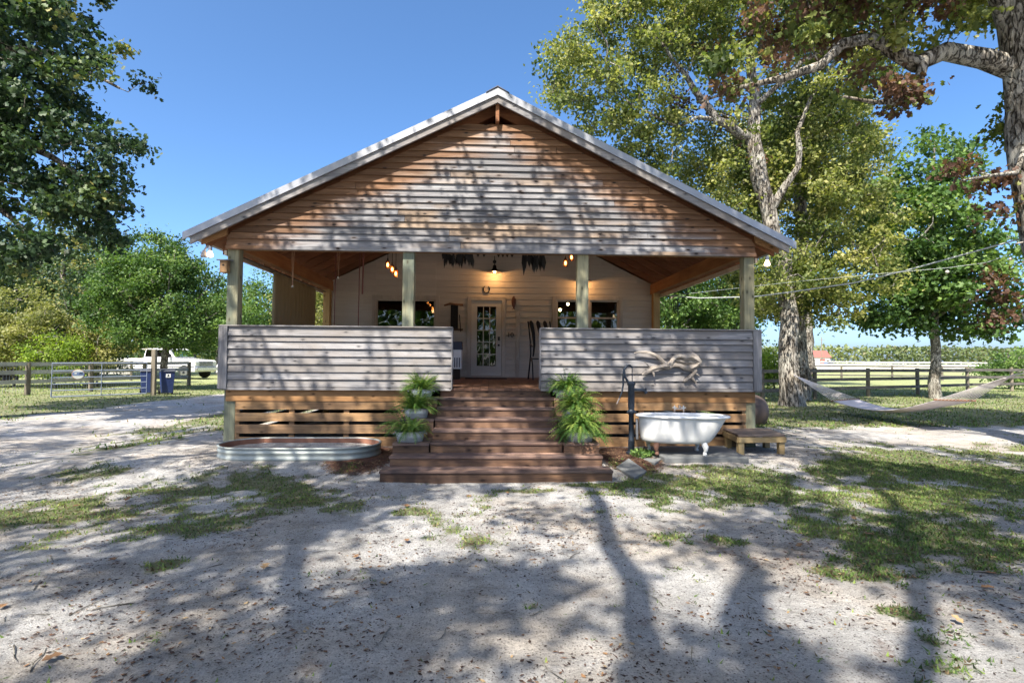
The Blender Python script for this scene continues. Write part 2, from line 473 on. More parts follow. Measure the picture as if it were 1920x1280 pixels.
def ground_mat():
    t = NT('sandy_ground')
    geo = t.n('NewGeometry').outputs['Position']
    g = t.n('Attribute', attribute_name='grass').outputs['Fac']
    mu = t.n('Attribute', attribute_name='mulch').outputs['Fac']
    nb = t.noise(geo, .55, 5, .6); nm = t.noise(geo, 3.5, 6, .65); nf = t.noise(geo, 30, 7, .78); nff = t.noise(geo, 95, 4, .8)
    sand = t.ramp(t.math('ADD', t.math('MULTIPLY', nm, .5), t.math('MULTIPLY', nf, .5)), [(.36, (.27, .26, .25)), (.46, (.47, .465, .455)), (.55, (.60, .595, .585)), (.64, (.70, .695, .685))])
    warm = t.mix(t.smooth(nb, .42, .62), sand, t.mix(1.0, sand, (1.0, .92, .83), 'MULTIPLY'))
    # brown litter patches
    lit = t.smooth(t.math('ADD', t.math('MULTIPLY', t.noise(geo, 1.3, 6, .7, .5), .62), t.math('MULTIPLY', nf, .38)), .545, .63)
    warm = t.mix(t.math('MULTIPLY', lit, .62), warm, (.17, .11, .085))
    sp = t.n('TexVoronoi', {'Scale': 46.0}); t.set(sp.inputs['Vector'], geo)
    keep = t.math('GREATER_THAN', t.n('SeparateColor', {0: sp.outputs['Color']}).outputs[0], .45)
    dots = t.math('MULTIPLY', t.smooth(sp.outputs['Distance'], .34, .18), keep)
    warm = t.mix(t.math('MULTIPLY', dots, .75), warm, (.075, .055, .045))
    warm = t.mix(t.math('MULTIPLY', t.smooth(nff, .51, .63), .66), warm, (.15, .135, .125))
    gg = t.math('MULTIPLY', t.smooth(t.math('ADD', g, t.math('MULTIPLY', t.math('SUBTRACT', nf, .5), 1.8)), .2, 1.0), .85)
    grass = t.ramp(t.math('ADD', t.math('MULTIPLY', nm, .5), t.math('MULTIPLY', nf, .5)), [(.36, (.07, .065, .03)), (.5, (.17, .175, .07)), (.64, (.34, .32, .17))])
    spz = t.n('SeparateXYZ'); t.set(spz.inputs[0], geo)
    dist = t.smooth(spz.outputs[1], 2, 30)
    grass = t.mix(dist, t.mix(.35, grass, (.12, .13, .045)), t.mix(.6, grass, (.27, .33, .09)))
    tone = t.ramp(t.noise(geo, .9, 5, .6), [(.35, (.82, .81, .80)), (.6, (1.06, 1.05, 1.04))])
    warm = t.mix(1.0, warm, tone, 'MULTIPLY')
    col = t.mix(gg, warm, grass)
    mc = t.ramp(nf, [(.35, (.035, .018, .014)), (.65, (.20, .10, .07))])
    col = t.mix(t.smooth(t.math('ADD', mu, t.math('MULTIPLY', t.math('SUBTRACT', nf, .5), 1.0)), .35, .6), col, mc)
    h = t.math('ADD', t.math('ADD', t.math('MULTIPLY', nf, 1.0), t.math('MULTIPLY', nff, .4)), t.math('MULTIPLY', nm, 1.5))
    t.bsdf(col, .95, spec=.15, normal=t.bump(h, 1.0, .045))
    return t.m
M_ground = ground_mat()
ground = np_obj('ground', np.stack([GX.ravel(), GY.ravel(), GZ.ravel()], -1), [F], M_ground, attrs={'grass': D.ravel(), 'mulch': mul.ravel()}, smooth=True)
tag(ground, kind='structure')

def gz(x, y): return float(height(np.array([float(x)]), np.array([float(y)]))[0])

# grass blades (real geometry), denser near the camera
M_blade = leafmat('grass_blade', [(0, (.035, .07, .02)), (.4, (.10, .17, .04)), (.75, (.21, .29, .07)), (1, (.40, .38, .16))], .35, .6)
def scatter_grass():
    P = []; S = []
    def reg(n, x0, x1, y0, y1, s, pw=1.0):
        X = rng.uniform(x0, x1, n); Y = y0 + (y1 - y0) * rng.random(n) ** pw
        d = density(X, Y); k = (rng.random(n) < d ** 1.15) | (rng.random(n) < .006)
        k &= ~((np.abs(X) < 4.7) & (Y > -.3)) & ~((np.abs(X) < 1.65) & (Y > -2.2))
        k &= ~((X > -4.25) & (X < -1.7) & (Y > -1.35)) & ~((X > 2.2) & (X < 3.9) & (Y > -1.5))
        P.append(np.stack([X[k], Y[k]], -1)); S.append(np.full(k.sum(), s) * rng.uniform(.5, 1.3, k.sum()))
    reg(190000, 1.2, 8, -6.8, -1.2, .036)
    reg(140000, -7.5, 1.2, -6.8, -.8, .034)
    reg(40000, 4.7, 14, -1.4, 4, .045)
    reg(70000, 5, 34, 3.0, 26, .085, 1.6)
    reg(60000, -34, -4.9, 0, 26, .085, 1.3)
    P = np.concatenate(P); S = np.concatenate(S); n = len(P)
    Z = height(P[:, 0], P[:, 1])
    a = rng.uniform(0, 2 * np.pi, n); lean = rng.uniform(.3, 1.6, n)
    dx, dy = np.cos(a), np.sin(a); wx, wy = -dy, dx
    w = S * rng.uniform(.12, .30, n)
    V = np.zeros((n, 3, 3))
    V[:, 0] = np.stack([P[:, 0] - wx * w, P[:, 1] - wy * w, Z - .004], -1)
    V[:, 1] = np.stack([P[:, 0] + wx * w, P[:, 1] + wy * w, Z - .004], -1)
    V[:, 2] = np.stack([P[:, 0] + dx * S * lean, P[:, 1] + dy * S * lean, Z + S * np.maximum(.18, 1.0 - .55 * lean)], -1)
    tint = np.clip(rng.normal(.42, .22, n) + (fbm(P[:, 0], P[:, 1], .9, 70, 3) - .5) * .9, 0, 1)
    brown = (rng.random(n) < .18) * .8
    o = np_obj('grass', V.reshape(-1, 3), [np.arange(n * 3).reshape(n, 3)], M_blade, attrs={'tint': np.repeat(tint, 3), 'brown': np.repeat(brown, 3)})
    tag(o, 'short weedy grass growing in patches on the sandy yard', 'grass', kind='stuff')
scatter_grass()

# ------------------------------------------------------------------ leaves and trees
T_QUAD = (np.array([(0, 0, 0), (.34, .45, .08), (0, 1, -.05), (-.34, .45, .08)]), [(0, 1, 2), (0, 2, 3)])
T_OAK = (np.array([(0, 0, 0), (.40, .32, .06), (.17, .5, .03), (.36, .74, .05), (0, 1, -.06), (-.36, .74, .05), (-.17, .5, .03), (-.40, .32, .06)]),
         [(0, 1, 2, 3, 4), (0, 4, 5, 6, 7)])
def leaf_arrays(pos, size, tmpl, droop=0., upn=.7):
    n = len(pos); T, faces = tmpl
    d = rng.normal(size=(n, 3)); d[:, 2] -= droop; d /= np.linalg.norm(d, axis=1)[:, None]
    nn = rng.normal(size=(n, 3)) * .75; nn[:, 2] += upn
    s = np.cross(d, nn); s /= np.linalg.norm(s, axis=1)[:, None] + 1e-9
    nn = np.cross(s, d)
    sz = (size * rng.uniform(.65, 1.25, n))[:, None, None]
    V = pos[:, None, :] + sz * (T[None, :, 0:1] * s[:, None, :] + T[None, :, 1:2] * d[:, None, :] + T[None, :, 2:3] * nn[:, None, :])
    k = len(T); base = (np.arange(n) * k)[:, None]
    by = {}
    for f in faces: by.setdefault(len(f), []).append(f)
    Fs = [np.concatenate([base + np.array(f)[None, :] for f in fs]) for fs in by.values()]
    return V.reshape(-1, 3), Fs, k

def bark(name, a, b, sc=1):
    t = NT(name)
    tc = t.n('TexCoord').outputs['Object']
    wob = t.n('VectorMath', {0: tc, 1: t.n('TexNoise', {'Scale': 3.0, 'Detail': 3}).outputs[1]}, operation='ADD').outputs[0]
    v = t.vmap(wob, (11 * sc, 11 * sc, 3.2 * sc)); n = t.noise(v, 1, 8, .72, .4)
    vo = t.n('TexVoronoi', {'Scale': 1.0}, feature='DISTANCE_TO_EDGE'); t.set(vo.inputs['Vector'], t.vmap(wob, (13 * sc, 13 * sc, 4.0 * sc)))
    crack = t.math('MAXIMUM', t.smooth(vo.outputs['Distance'], .0, .14), t.smooth(n, .44, .56))
    n2 = t.noise(tc, 1.3, 5, .65)
    c = t.ramp(n, [(.36, a), (.5, tuple((x + y) / 2.2 for x, y in zip(a, b))), (.62, b)])
    c = t.mix(t.smooth(n2, .48, .62), c, t.mix(.6, c, (.36, .36, .32)))
    c = t.mix(t.smooth(n2, .46, .34), c, t.mix(1.0, c, (.62, .58, .52), 'MULTIPLY'))
    c = t.mix(crack, t.mix(1.0, c, (.34, .31, .28), 'MULTIPLY'), c)
    h = t.math('ADD', t.math('MULTIPLY', n, .6), crack)
    t.bsdf(c, .92, spec=.15, normal=t.bump(h, 1.0, .05)); return t.m
M_bark = bark('oak_bark', (.06, .05, .04), (.42, .385, .33))
M_bark2 = bark('pale_bark', (.16, .145, .12), (.46, .43, .37), 1.6)

L_OAKR = leafmat('oak_leaf_olive', [(0, (.035, .06, .016)), (.35, (.11, .15, .04)), (.7, (.27, .29, .085)), (1, (.47, .44, .18))], .45)
L_DARK = leafmat('leaf_dark', [(0, (.014, .032, .016)), (.5, (.04, .08, .034)), (.85, (.11, .16, .055)), (1, (.28, .26, .08))], .28)
L_GREEN = leafmat('leaf_green', [(0, (.02, .05, .012)), (.5, (.075, .15, .034)), (1, (.23, .33, .09))], .38)
L_YEL = leafmat('leaf_yellow_green', [(0, (.07, .09, .03)), (.45, (.21, .23, .075)), (1, (.42, .40, .17))], .42)
L_BRIGHT = leafmat('leaf_bright', [(0, (.07, .12, .015)), (.5, (.2, .30, .04)), (1, (.4, .5, .08))], .45)

L_WOODS = leafmat('leaf_far_woods', [(0, (.08, .11, .045)), (.5, (.16, .20, .08)), (1, (.26, .29, .12))], .3)
def lobes_points(lobes, n, shell=.45):
    w = np.array([l[3] * l[4] * l[5] for l in lobes]); w = w / w.sum()
    k = rng.choice(len(lobes), n, p=w); L = np.array([l[:6] for l in lobes])[k]
    d = rng.normal(size=(n, 3)); d /= np.linalg.norm(d, axis=1)[:, None]
    r = (shell ** 3 + (1 - shell ** 3) * rng.random(n)) ** (1 / 3)
    return L[:, :3] + d * r[:, None] * L[:, 3:6]

def tree(label, cat, base, limbs, lobes, clumps, per, leaf, mat, name='oak_tree', bk=None, csize=.55, tmpl=T_QUAD, droop=.2,
         browns=(), keep=None, tintc=.45, group=None, shell=.45, twig=.028, brown0=0., flat=.6, sidesN=10):
    root = empty(name, base, label, cat, group)
    bk = bk or M_bark
    mb = MB(); nodes = []
    for L in limbs:
        # densify with slight wobble
        pts = []; rr = []
        for i in range(len(L) - 1):
            a, b = Vector(L[i][:3]), Vector(L[i + 1][:3]); m = max(1, int((b - a).length / .55))
            for k in range(m):
                f = k / m; r = L[i][3] * (1 - f) + L[i + 1][3] * f
                p = a.lerp(b, f)
                if i + k > 0: p += Vector([rnd.uniform(-1, 1) * min(.09, r * .5 + .02) for _ in range(3)])
                pts.append(p); rr.append(r)
        pts.append(Vector(L[-1][:3])); rr.append(L[-1][3])
        mb.tube(pts, rr, sidesN, True, .05)
        nodes += [(p.x, p.y, p.z) for p, r in list(zip(pts, rr))[1:] if r < limbs[0][0][3] * .85 or len(L) < 3]
    C = lobes_points(lobes, clumps, shell)
    if keep is not None: C = C[keep(C)]
    N = np.array(nodes); dist = np.min(np.linalg.norm(C[:, None, :] - N[None], axis=2), axis=1)
    C = C[np.argsort(dist)]
    NN = np.zeros((len(N) + 3 * len(C), 3)); NN[:len(N)] = N; cnt = len(N)
    bark_tubes = mb
    for c in C:
        dd = NN[:cnt] - c; q = np.sqrt((dd ** 2).sum(1)) + .25 * np.maximum(0, dd[:, 2])
        j = int(np.argmin(q)); s = NN[j].copy(); L = np.linalg.norm(c - s)
        if L < .15: continue
        m1 = s + (c - s) * .35 + rng.normal(size=3) * .09 * L + np.array([0, 0, .05 * L]); m2 = s + (c - s) * .7 + rng.normal(size=3) * .08 * L + np.array([0, 0, .06 * L])
        r0 = min(twig * 2.6, twig * (.6 + .5 * L))
        bark_tubes.tube([s, m1, m2, c], [r0, r0 * .75, r0 * .5, r0 * .22], 4, False)
        NN[cnt] = m1; NN[cnt + 1] = m2; NN[cnt + 2] = c; cnt += 3
    mb.build('trunk', bk, root, smooth=True)
    n = per * len(C); ci = np.repeat(np.arange(len(C)), per)
    cs = csize * rng.uniform(.6, 1.35, len(C))
    g = rng.normal(size=(n, 3)) * .5
    P = C[ci] + g * cs[ci][:, None] * np.array([1, 1, flat])
    V, Fs, k = leaf_arrays(P, leaf, tmpl, droop)
    ct = rng.normal(tintc, .16, len(C))
    tint = np.clip(ct[ci] + rng.normal(0, .15, n), 0, 1)
    brown = np.full(n, brown0) * (rng.random(n) < .5)
    for (bx, by, bz, br_, pr) in browns:
        dist = np.linalg.norm(C - np.array([bx, by, bz]), axis=1)
        cb = (dist < br_) & (rng.random(len(C)) < pr)
        brown = np.where(cb[ci] & (rng.random(n) < .85), 1.0, brown)
    np_obj('crown', V, Fs, mat, root, {'tint': np.repeat(tint, k), 'brown': np.repeat(brown, k)})
    return root

#FOLIAGE
def clear_of(lines, rad, prob, dy=.3):
    """thin the clumps that hang on the near side of the big limbs"""
    S = []
    for L in lines:
        for a, b in zip(L[:-1], L[1:]):
            for f in np.linspace(0, 1, 8): S.append([a[i] + (b[i] - a[i]) * f for i in range(3)])
    S = np.array(S); cam_ = np.array([-.1073, -9.4, 1.62])
    def keep(C):
        v = C - cam_; k = np.ones(len(C), bool)
        for q in S:
            u = q - cam_; L = np.linalg.norm(u); u = u / L
            t_ = v @ u; d = np.linalg.norm(v - t_[:, None] * u[None], axis=1)
            k &= ~((d < rad) & (t_ < L + dy) & (RK[:len(C)] < prob))
        return k
    return keep
RK = rng.random(4000)
# ---- big oak on the right whose trunk stands in view
tree('tall gnarled oak with pale crooked limbs, rope hammock tied to its trunk', 'tree', (11.05, 10.3, 0),
     [[(11.07, 10.3, -.1, .52), (11.05, 10.3, .35, .42), (11.03, 10.3, 1.4, .35), (11.03, 10.3, 2.4, .33), (10.97, 10.3, 3.95, .31), (10.78, 10.3, 5.54, .30), (10.23, 10.35, 7.1, .28), (9.94, 10.3, 8.5, .30), (9.65, 10.3, 9.9, .27), (9.7, 10.2, 11.15, .20), (9.63, 10.2, 12.8, .16), (9.4, 10.2, 14.5, .10), (9.2, 10.2, 16.5, .05)],
      [(9.66, 10.3, 10.0, .20), (9.2, 10.1, 10.05, .18), (8.6, 9.9, 10.2, .17), (8.03, 9.8, 10.4, .15), (7.6, 9.8, 10.95, .13), (7.3, 9.7, 11.3, .11), (6.4, 9.5, 12.4, .07), (5.2, 9.4, 13.6, .04)],
      [(8.0, 9.8, 10.4, .09), (7.3, 9.7, 10.4, .07), (6.6, 9.6, 10.0, .05), (5.0, 9.4, 10.6, .03)],
      [(10.44, 10.3, 7.4, .16), (10.75, 10.1, 8.1, .13), (11.27, 10, 8.8, .11), (11.07, 9.9, 9.97, .09), (11.6, 9.8, 11.2, .06), (12.4, 9.6, 12.6, .03)],
      [(9.7, 10.2, 11.6, .12), (8.6, 10.5, 12.9, .10), (7.0, 10.8, 13.7, .07), (5.0, 11, 14.6, .03)],
      [(9.6, 10.2, 12.9, .10), (10.8, 10.4, 14.2, .08), (12.6, 10.4, 15.2, .04)],
      [(9.7, 10.2, 11.1, .10), (10.9, 9.2, 12.2, .08), (12.2, 8.4, 12.9, .05)],
      [(10.8, 10.3, 5.6, .08), (10.0, 9.8, 6.2, .06), (9.0, 9.4, 6.3, .035)]],
     [(4.2, 9.8, 12.2, 2.9, 2.5, 2.5), (6.3, 10, 14.8, 3.4, 3, 2.4), (9.8, 10.4, 15.6, 3.6, 3, 2.6), (7.6, 11.2, 9.8, 3.2, 2.6, 2.2), (12.4, 10, 13.0, 2.3, 2.6, 2.6), (9.5, 11.4, 7.6, 2.5, 2.2, 2.2), (12, 11, 9.3, 1.9, 2.2, 2.2), (11.0, 10.8, 4.6, 2.0, 1.6, 1.5), (10.9, 9.5, 4.7, 1.9, 1.0, 1.7), (13.2, 10.4, 5.6, 2.2, 1.6, 2.0), (13.0, 10.4, 8.6, 2.0, 1.6, 1.8), (12.4, 9.8, 3.6, 1.3, 1.0, .8), (4.6, 10.6, 9.9, 1.6, 1.5, 1.1)],
     860, 112, .145, L_OAKR, csize=.54, droop=.35, browns=[(8.7, 10, 11.8, 2.3, .30), (10, 9.5, 10.6, 1.7, .3)], tintc=.5, shell=.2,
     keep=clear_of([[(10.6, 10.3, 6.2), (10.23, 10.3, 7.1), (9.94, 10.3, 8.5), (9.65, 10.3, 9.9), (9.7, 10.2, 11.3)], [(9.65, 10.3, 10), (8.03, 9.8, 10.4), (7.3, 9.7, 11.3)], [(10.44, 10.3, 7.4), (11.27, 10, 8.8), (11.07, 9.9, 9.97)]], .6, .8))

# ---- second oak standing just behind it
tree('grey straight trunked oak standing close behind the hammock oak', 'tree', (13.15, 13.3, 0),
     [[(13.15, 13.3, -.1, .42), (13.15, 13.3, 1.5, .35), (13.15, 13.3, 4, .30), (13.2, 13.3, 7, .26), (13.4, 13.4, 10, .2), (13.6, 13.5, 13, .1)],
      [(13.2, 13.3, 6.8, .14), (14.2, 13, 8.4, .1), (15.4, 12.8, 9.8, .05)], [(13.3, 13.3, 7.8, .12), (12.0, 13.4, 9.6, .09), (11, 13.5, 11.4, .04)],
      [(13.15, 13.3, 5, .1), (14.1, 13, 5.8, .07), (15.4, 12.8, 6.2, .03)]],
     [(13.6, 13.3, 11, 3.2, 2.4, 3.0), (14.8, 13, 7.4, 2.4, 2.2, 2.0), (11.6, 13.8, 5.2, 2.0, 1.8, 1.5), (13.5, 13.4, 4.2, 1.9, 1.6, 1.1)],
     230, 120, .16, L_OAKR, csize=.58, tintc=.5, shell=.15)

# ---- broad leaved tree behind the hammock
tree('broad leaved tree with a smooth pale trunk behind the hammock, a few leaves turned orange', 'tree', (20.2, 14.6, 0),
     [[(20.21, 14.6, -.1, .27), (20.2, 14.6, 1.5, .215), (20.19, 14.6, 3, .19), (20.19, 14.6, 5, .17), (20.11, 14.6, 7.5, .12), (20.3, 14.6, 10, .07), (20.4, 14.6, 12, .03)]]
     + [[(20.2, 14.6, z, .07), (20.2 + math.cos(a) * 1.4, 14.6 + math.sin(a) * 1.4, z + .5, .045), (20.2 + math.cos(a) * 2.8, 14.6 + math.sin(a) * 2.8, z + .6, .02)] for z, a in ((2.8, .1), (3.1, 3.3), (3.6, 4.6), (4.4, 5.6), (4.8, 2.4), (5.6, .8), (6.4, 3.9), (7.2, 5.4), (8.2, 1.6))],
     [(19.5, 14.6, 7.6, 2.9, 2.6, 3.2), (20.9, 14.6, 5.4, 3.5, 2.8, 2.4), (22.4, 14.4, 3.7, 2.5, 2, 1.5), (18.6, 14.4, 4.4, 2.2, 2, 1.6), (20.2, 14.6, 10.4, 1.8, 1.8, 2.0)],
     330, 75, .21, L_GREEN, bk=M_bark2, name='maple_tree', csize=.62, tmpl=T_OAK, droop=.25, browns=[(21.6, 13, 4.3, 1.3, .6)], tintc=.5, shell=.3)

# ---- near oak on the right edge: limb reaching over the yard
near = lambda C: (C[:, 0] > 3.5)
tree('large near oak on the right edge, thick limb reaching left with browned dead leaves', 'tree', (10.85, .5, 0),
     [[(10.85, .5, -.1, .55), (10.75, .5, 1.5, .42), (10.6, .5, 3.2, .38), (10.45, .5, 4.8, .36), (10.28, .5, 6.1, .34), (10.12, .5, 7.2, .31), (9.9, .45, 8.2, .28), (9.5, .4, 9.6, .24), (9.3, .3, 11.5, .15), (9.2, .3, 13.5, .07)],
      [(10.1, .5, 7.25, .22), (9.4, .55, 7.55, .19), (8.78, .6, 7.68, .17), (8.2, .6, 7.45, .15), (7.8, .6, 7.62, .14), (7.2, .6, 7.9, .11), (6.6, .6, 7.7, .10), (6.15, .6, 7.27, .09), (5.5, .6, 6.98, .07), (4.7, .7, 6.87, .04), (3.9, .8, 6.6, .015)],
      [(8.25, .6, 7.45, .10), (8.0, .5, 6.9, .08), (7.6, .5, 6.55, .07), (7.1, .4, 6.5, .04), (6.5, .4, 6.6, .02)],
      [(10.2, .5, 5.9, .06), (9.7, .3, 5.2, .045), (9.2, .2, 5.1, .03), (8.5, .1, 4.95, .015)],
      [(10.5, .5, 4.5, .05), (10.0, .2, 3.9, .03), (9.5, .1, 3.8, .015)],
      [(9.8, .45, 8.2, .15), (8.8, 0, 9.4, .11), (7.5, -.5, 10.2, .07), (6, -1, 10.6, .03)],
      [(9.9, .45, 8.0, .15), (11.2, .3, 9.2, .12), (13, 0, 10, .06)], [(9.5, .4, 9.4, .13), (9.0, 1.8, 10.6, .09), (8.2, 3.4, 11.4, .04)]],
     [(6.2, .6, 7.9, 1.9, 1.0, .75), (8.0, .6, 8.3, 1.3, .9, .8), (7.4, .6, 6.9, 1.2, .7, .5), (9.3, .3, 4.9, .9, .6, .7), (9.0, .2, 5.5, 1.3, .6, .35), (4.6, .8, 7.2, .9, .7, .6),
      (8, .2, 10.6, 3.2, 3, 1.7), (11.8, .2, 10.2, 2.6, 2.8, 2.2), (11.6, .6, 6.4, 1.3, 1.6, 2.0), (6.6, .9, 8.5, 1.8, 1.2, .5)],
     720, 90, .125, L_OAKR, csize=.36, tmpl=T_OAK, droop=.9, browns=[(9.3, .2, 4.6, 2.2, .95), (6.4, .6, 7.2, 3.0, .38), (8.6, .3, 5.8, 1.4, .8)], tintc=.45, shell=.1, twig=.014,
     keep=clear_of([[(9.9, .5, 7.3), (8.78, .6, 7.68), (8.2, .6, 7.45), (7.2, .6, 7.9), (6.15, .6, 7.27), (4.7, .7, 6.87)], [(10.5, .5, 4.5), (10.1, .5, 6.3), (10, .5, 7.3), (9.7, .4, 8.8)]], .33, .75))

# ---- near oak on the left edge: drooping dark branches
tree('large dark leaved oak on the left edge, drooping branches against the open sky', 'tree', (-14.2, 4.2, 0),
     [[(-14.2, 4.2, -.1, .55), (-14.1, 4.2, 2, .42), (-13.9, 4.2, 5, .36), (-13.6, 4.2, 8, .28), (-13.4, 4, 11, .15), (-13.2, 4, 14, .06)],
      [(-13.8, 4.1, 6.2, .15), (-12.4, 3.8, 7.0, .12), (-11, 3.6, 6.6, .09), (-9.8, 3.5, 5.9, .06), (-8.6, 3.5, 5.1, .03)],
      [(-13.6, 4.1, 8, .14), (-12, 3.7, 8.9, .11), (-10.4, 3.5, 8.7, .07), (-8.8, 3.5, 7.9, .03)],
      [(-13.5, 4.1, 9.4, .12), (-12, 3.6, 10.4, .09), (-10.4, 3.4, 10.6, .04)],
      [(-13.9, 4.1, 5.2, .12), (-12.6, 3.6, 5.6, .09), (-11.3, 3.4, 5.0, .06), (-10, 3.3, 4.0, .03)],
      [(-13.6, 4.2, 7.6, .14), (-15, 5, 9, .1), (-17, 6, 10, .05)], [(-13.7, 4.2, 7, .12), (-13, 2, 8.6, .09), (-12, 0, 9.6, .04)]],
     [(-9.0, 3.5, 7.9, 1.0, .9, .32), (-9.3, 3.5, 6.6, 1.35, 1.1, .40), (-8.7, 3.4, 5.5, 1.05, .9, .36), (-9.6, 3.5, 9.0, .8, .9, .4), (-10.5, 3.5, 6.0, 1.5, 1.3, .55), (-9.8, 3.4, 4.5, .85, .8, .75), (-11.5, 3.4, 6.6, 1.2, 1.2, 1.2), (-11.9, 3.5, 6.0, 1.1, 1.0, 1.1), (-9.9, 3.4, 7.0, 1.2, 1.0, .5), (-11.2, 3.4, 4.2, 1.0, 1, .8), (-10.6, 3.4, 7.4, 1.1, 1, .7), (-9.0, 3.4, 4.9, .8, .8, .5), (-9.3, 3.4, 4.2, .6, .7, .5), (-8.9, 3.4, 6.1, 1.1, .9, .45), (-9.5, 3.4, 5.3, 1.2, 1, .6), (-10.4, 3.4, 4.3, 1.0, .8, .5), (-10.6, 3.4, 9.2, 1.0, 1, .9), (-11.2, 3.5, 8.1, 1.7, 1.4, .8), (-11.4, 3.4, 9.9, 1.5, 1.4, 1.2), (-11.8, 3.5, 5.4, 1.5, 1.4, 1.1), (-12.2, 3.5, 7, 1.6, 1.5, 1.5),
      (-13, 4, 12, 3, 3, 2.4), (-16, 5, 9.5, 3, 3, 3)],
     930, 78, .13, L_DARK, csize=.36, tmpl=T_OAK, droop=.5, tintc=.45, shell=.1, twig=.016)

# ---- round maple on the left behind the bins
tree('rounded green maple shading the blue wheeled bins by the metal gate', 'tree', (-16.45, 18.8, 0),
     [[(-16.4, 18.8, -.1, .24), (-16.45, 18.8, 1.2, .17), (-16.5, 18.8, 2.4, .15), (-16.7, 18.8, 5, .08), (-16.8, 18.8, 7, .03)]]
     + [[(-16.45, 18.8, 1.9 + .3 * i, .07), (-16.45 + 1.5 * math.cos(i * 1.3), 18.8 + 1.3 * math.sin(i * 1.3), 3.2 + .3 * i, .04), (-16.5 + 2.7 * math.cos(i * 1.3), 18.8 + 2.2 * math.sin(i * 1.3), 4.0 + .4 * i, .02)] for i in range(7)],
     [(-16.9, 18.8, 4.6, 3.3, 2.8, 2.2), (-17.0, 18.8, 6.3, 2.2, 2, 1.5), (-14.6, 18.6, 3.4, 1.6, 1.6, 1.2), (-16.2, 18.4, 2.9, 2.7, 2.2, .9), (-19, 18.6, 4, 1.6, 1.6, 1.3)],
     380, 120, .14, L_GREEN, name='maple_tree', csize=.55, tintc=.45, shell=.35)

def bush(label, cat, x, y, h, rx, mat, n=90, per=110, leaf=.14, name='shrub', z0=.2, group=None, tintc=.5, csize=.55, stem=.06):
    cz = z0 + (h - z0) / 2
    limbs = [[(x, y, -.1, stem), (x, y, z0 + .3, stem * .8), (x, y, cz, stem * .6), (x, y, h * .85, stem * .2)]] + \
            [[(x, y, z0 + .2, stem * .6), (x + rx * .5 * math.cos(a), y + rx * .5 * math.sin(a), cz * .9, stem * .4), (x + rx * .8 * math.cos(a), y + rx * .8 * math.sin(a), h * .7, stem * .15)] for a in (0.3, 2.2, 4.3)]
    lob = [(x, y, cz, rx, rx * .85, (h - z0) / 2), (x + rx * .35, y, cz * .8, rx * .8, rx * .7, (h - z0) * .36), (x - rx * .35, y + .2, cz * .9, rx * .8, rx * .7, (h - z0) * .38)]
    return tree(label, cat, (x, y, 0), limbs, lob, n, per, leaf, mat, name=name, csize=csize, shell=.4, tintc=tintc, group=group, sidesN=6)

tree('tall dark green tree behind the grey shed at the far left', 'tree', (-34, 35, 0),
     [[(-34, 35, -.1, .4), (-34, 35, 5, .3), (-33.8, 35, 10, .1)]], [(-34, 35, 7.4, 4.4, 4, 3.6), (-30.5, 36, 7.6, 3.2, 3, 2.8), (-38, 34, 7, 4, 4, 4)], 220, 110, .24, L_DARK, csize=.9, tintc=.62)
bush('yellow green feathery shrub over the pale board fence at the far left', 'shrub', -25.2, 20.5, 5.4, 2.7, L_YEL, 150, 120, .14)
bush('dark green shrub between the feathery shrub and the maple', 'shrub', -23.3, 23.5, 7.4, 2.2, L_DARK, 150, 110, .16, tintc=.6)
bush('low bright shrub behind the tubular gate', 'shrub', -22.4, 19.6, 3.0, 1.5, L_BRIGHT, 50, 110, .12, tintc=.4)
bush('pale leaved slender tree behind the gate beside the dark shrub', 'tree', -21.6, 21.4, 5.4, 1.2, L_YEL, 60, 90, .13, name='small_tree', tintc=.7)
tree('tall dark tree rising behind the shrubs at the far left', 'tree', (-42, 44, 0),
     [[(-42, 44, -.1, .5), (-42, 44, 7, .4), (-41.8, 44, 14, .12)]], [(-42, 44, 9.5, 6.5, 5, 5.2), (-36.5, 44, 9, 4.8, 4, 4.6), (-32, 45, 8.6, 4, 4, 3.6), (-47, 43, 8, 5, 5, 6)], 300, 110, .30, L_DARK, csize=1.15, tintc=.62)
for i, (x, y, h, r, m, lab) in enumerate([
        (-17.5, 38, 10.5, 4.2, L_GREEN, 'green tree behind the parked vehicles, left of the porch'),
        (-12.0, 32, 10, 3.6, L_YEL, 'yellow green tree seen through the porch opening beside the curtain'),
        (-8.6, 36, 8.5, 3.2, L_GREEN, 'green tree seen between the curtain and the house corner'),
        (-26, 44, 8.5, 4.0, L_GREEN, 'wide green tree behind the white pickup'),
        (-34, 40, 8, 4.5, L_YEL, 'olive tree beyond the left paddock fence'),
        (11.0, 24, 7.8, 3.6, L_GREEN, 'leafy green tree seen through the right porch opening'),
        (8.2, 30, 9.5, 3.4, L_YEL, 'yellowish tree seen beside the right house corner'),
        (15.6, 27, 7.5, 3.0, L_GREEN, 'green tree behind the twin oak trunks')]):
    tree(lab, 'tree', (x, y, 0), [[(x, y, -.1, .28), (x, y, h * .4, .2), (x + .2, y, h * .8, .07)],
         [(x, y, h * .35, .1), (x + r * .5, y, h * .6, .06), (x + r * .8, y, h * .7, .02)], [(x, y, h * .38, .1), (x - r * .5, y, h * .6, .06), (x - r * .8, y, h * .66, .02)]],
         [(x, y, h * .58, r, r * .8, h * .36), (x + r * .3, y, h * .76, r * .7, r * .7, h * .22), (x - r * .4, y, h * .42, r * .7, r * .6, h * .25)],
         170, 95, .22, m, name='tree', csize=.85, tintc=.55, shell=.35, sidesN=6)
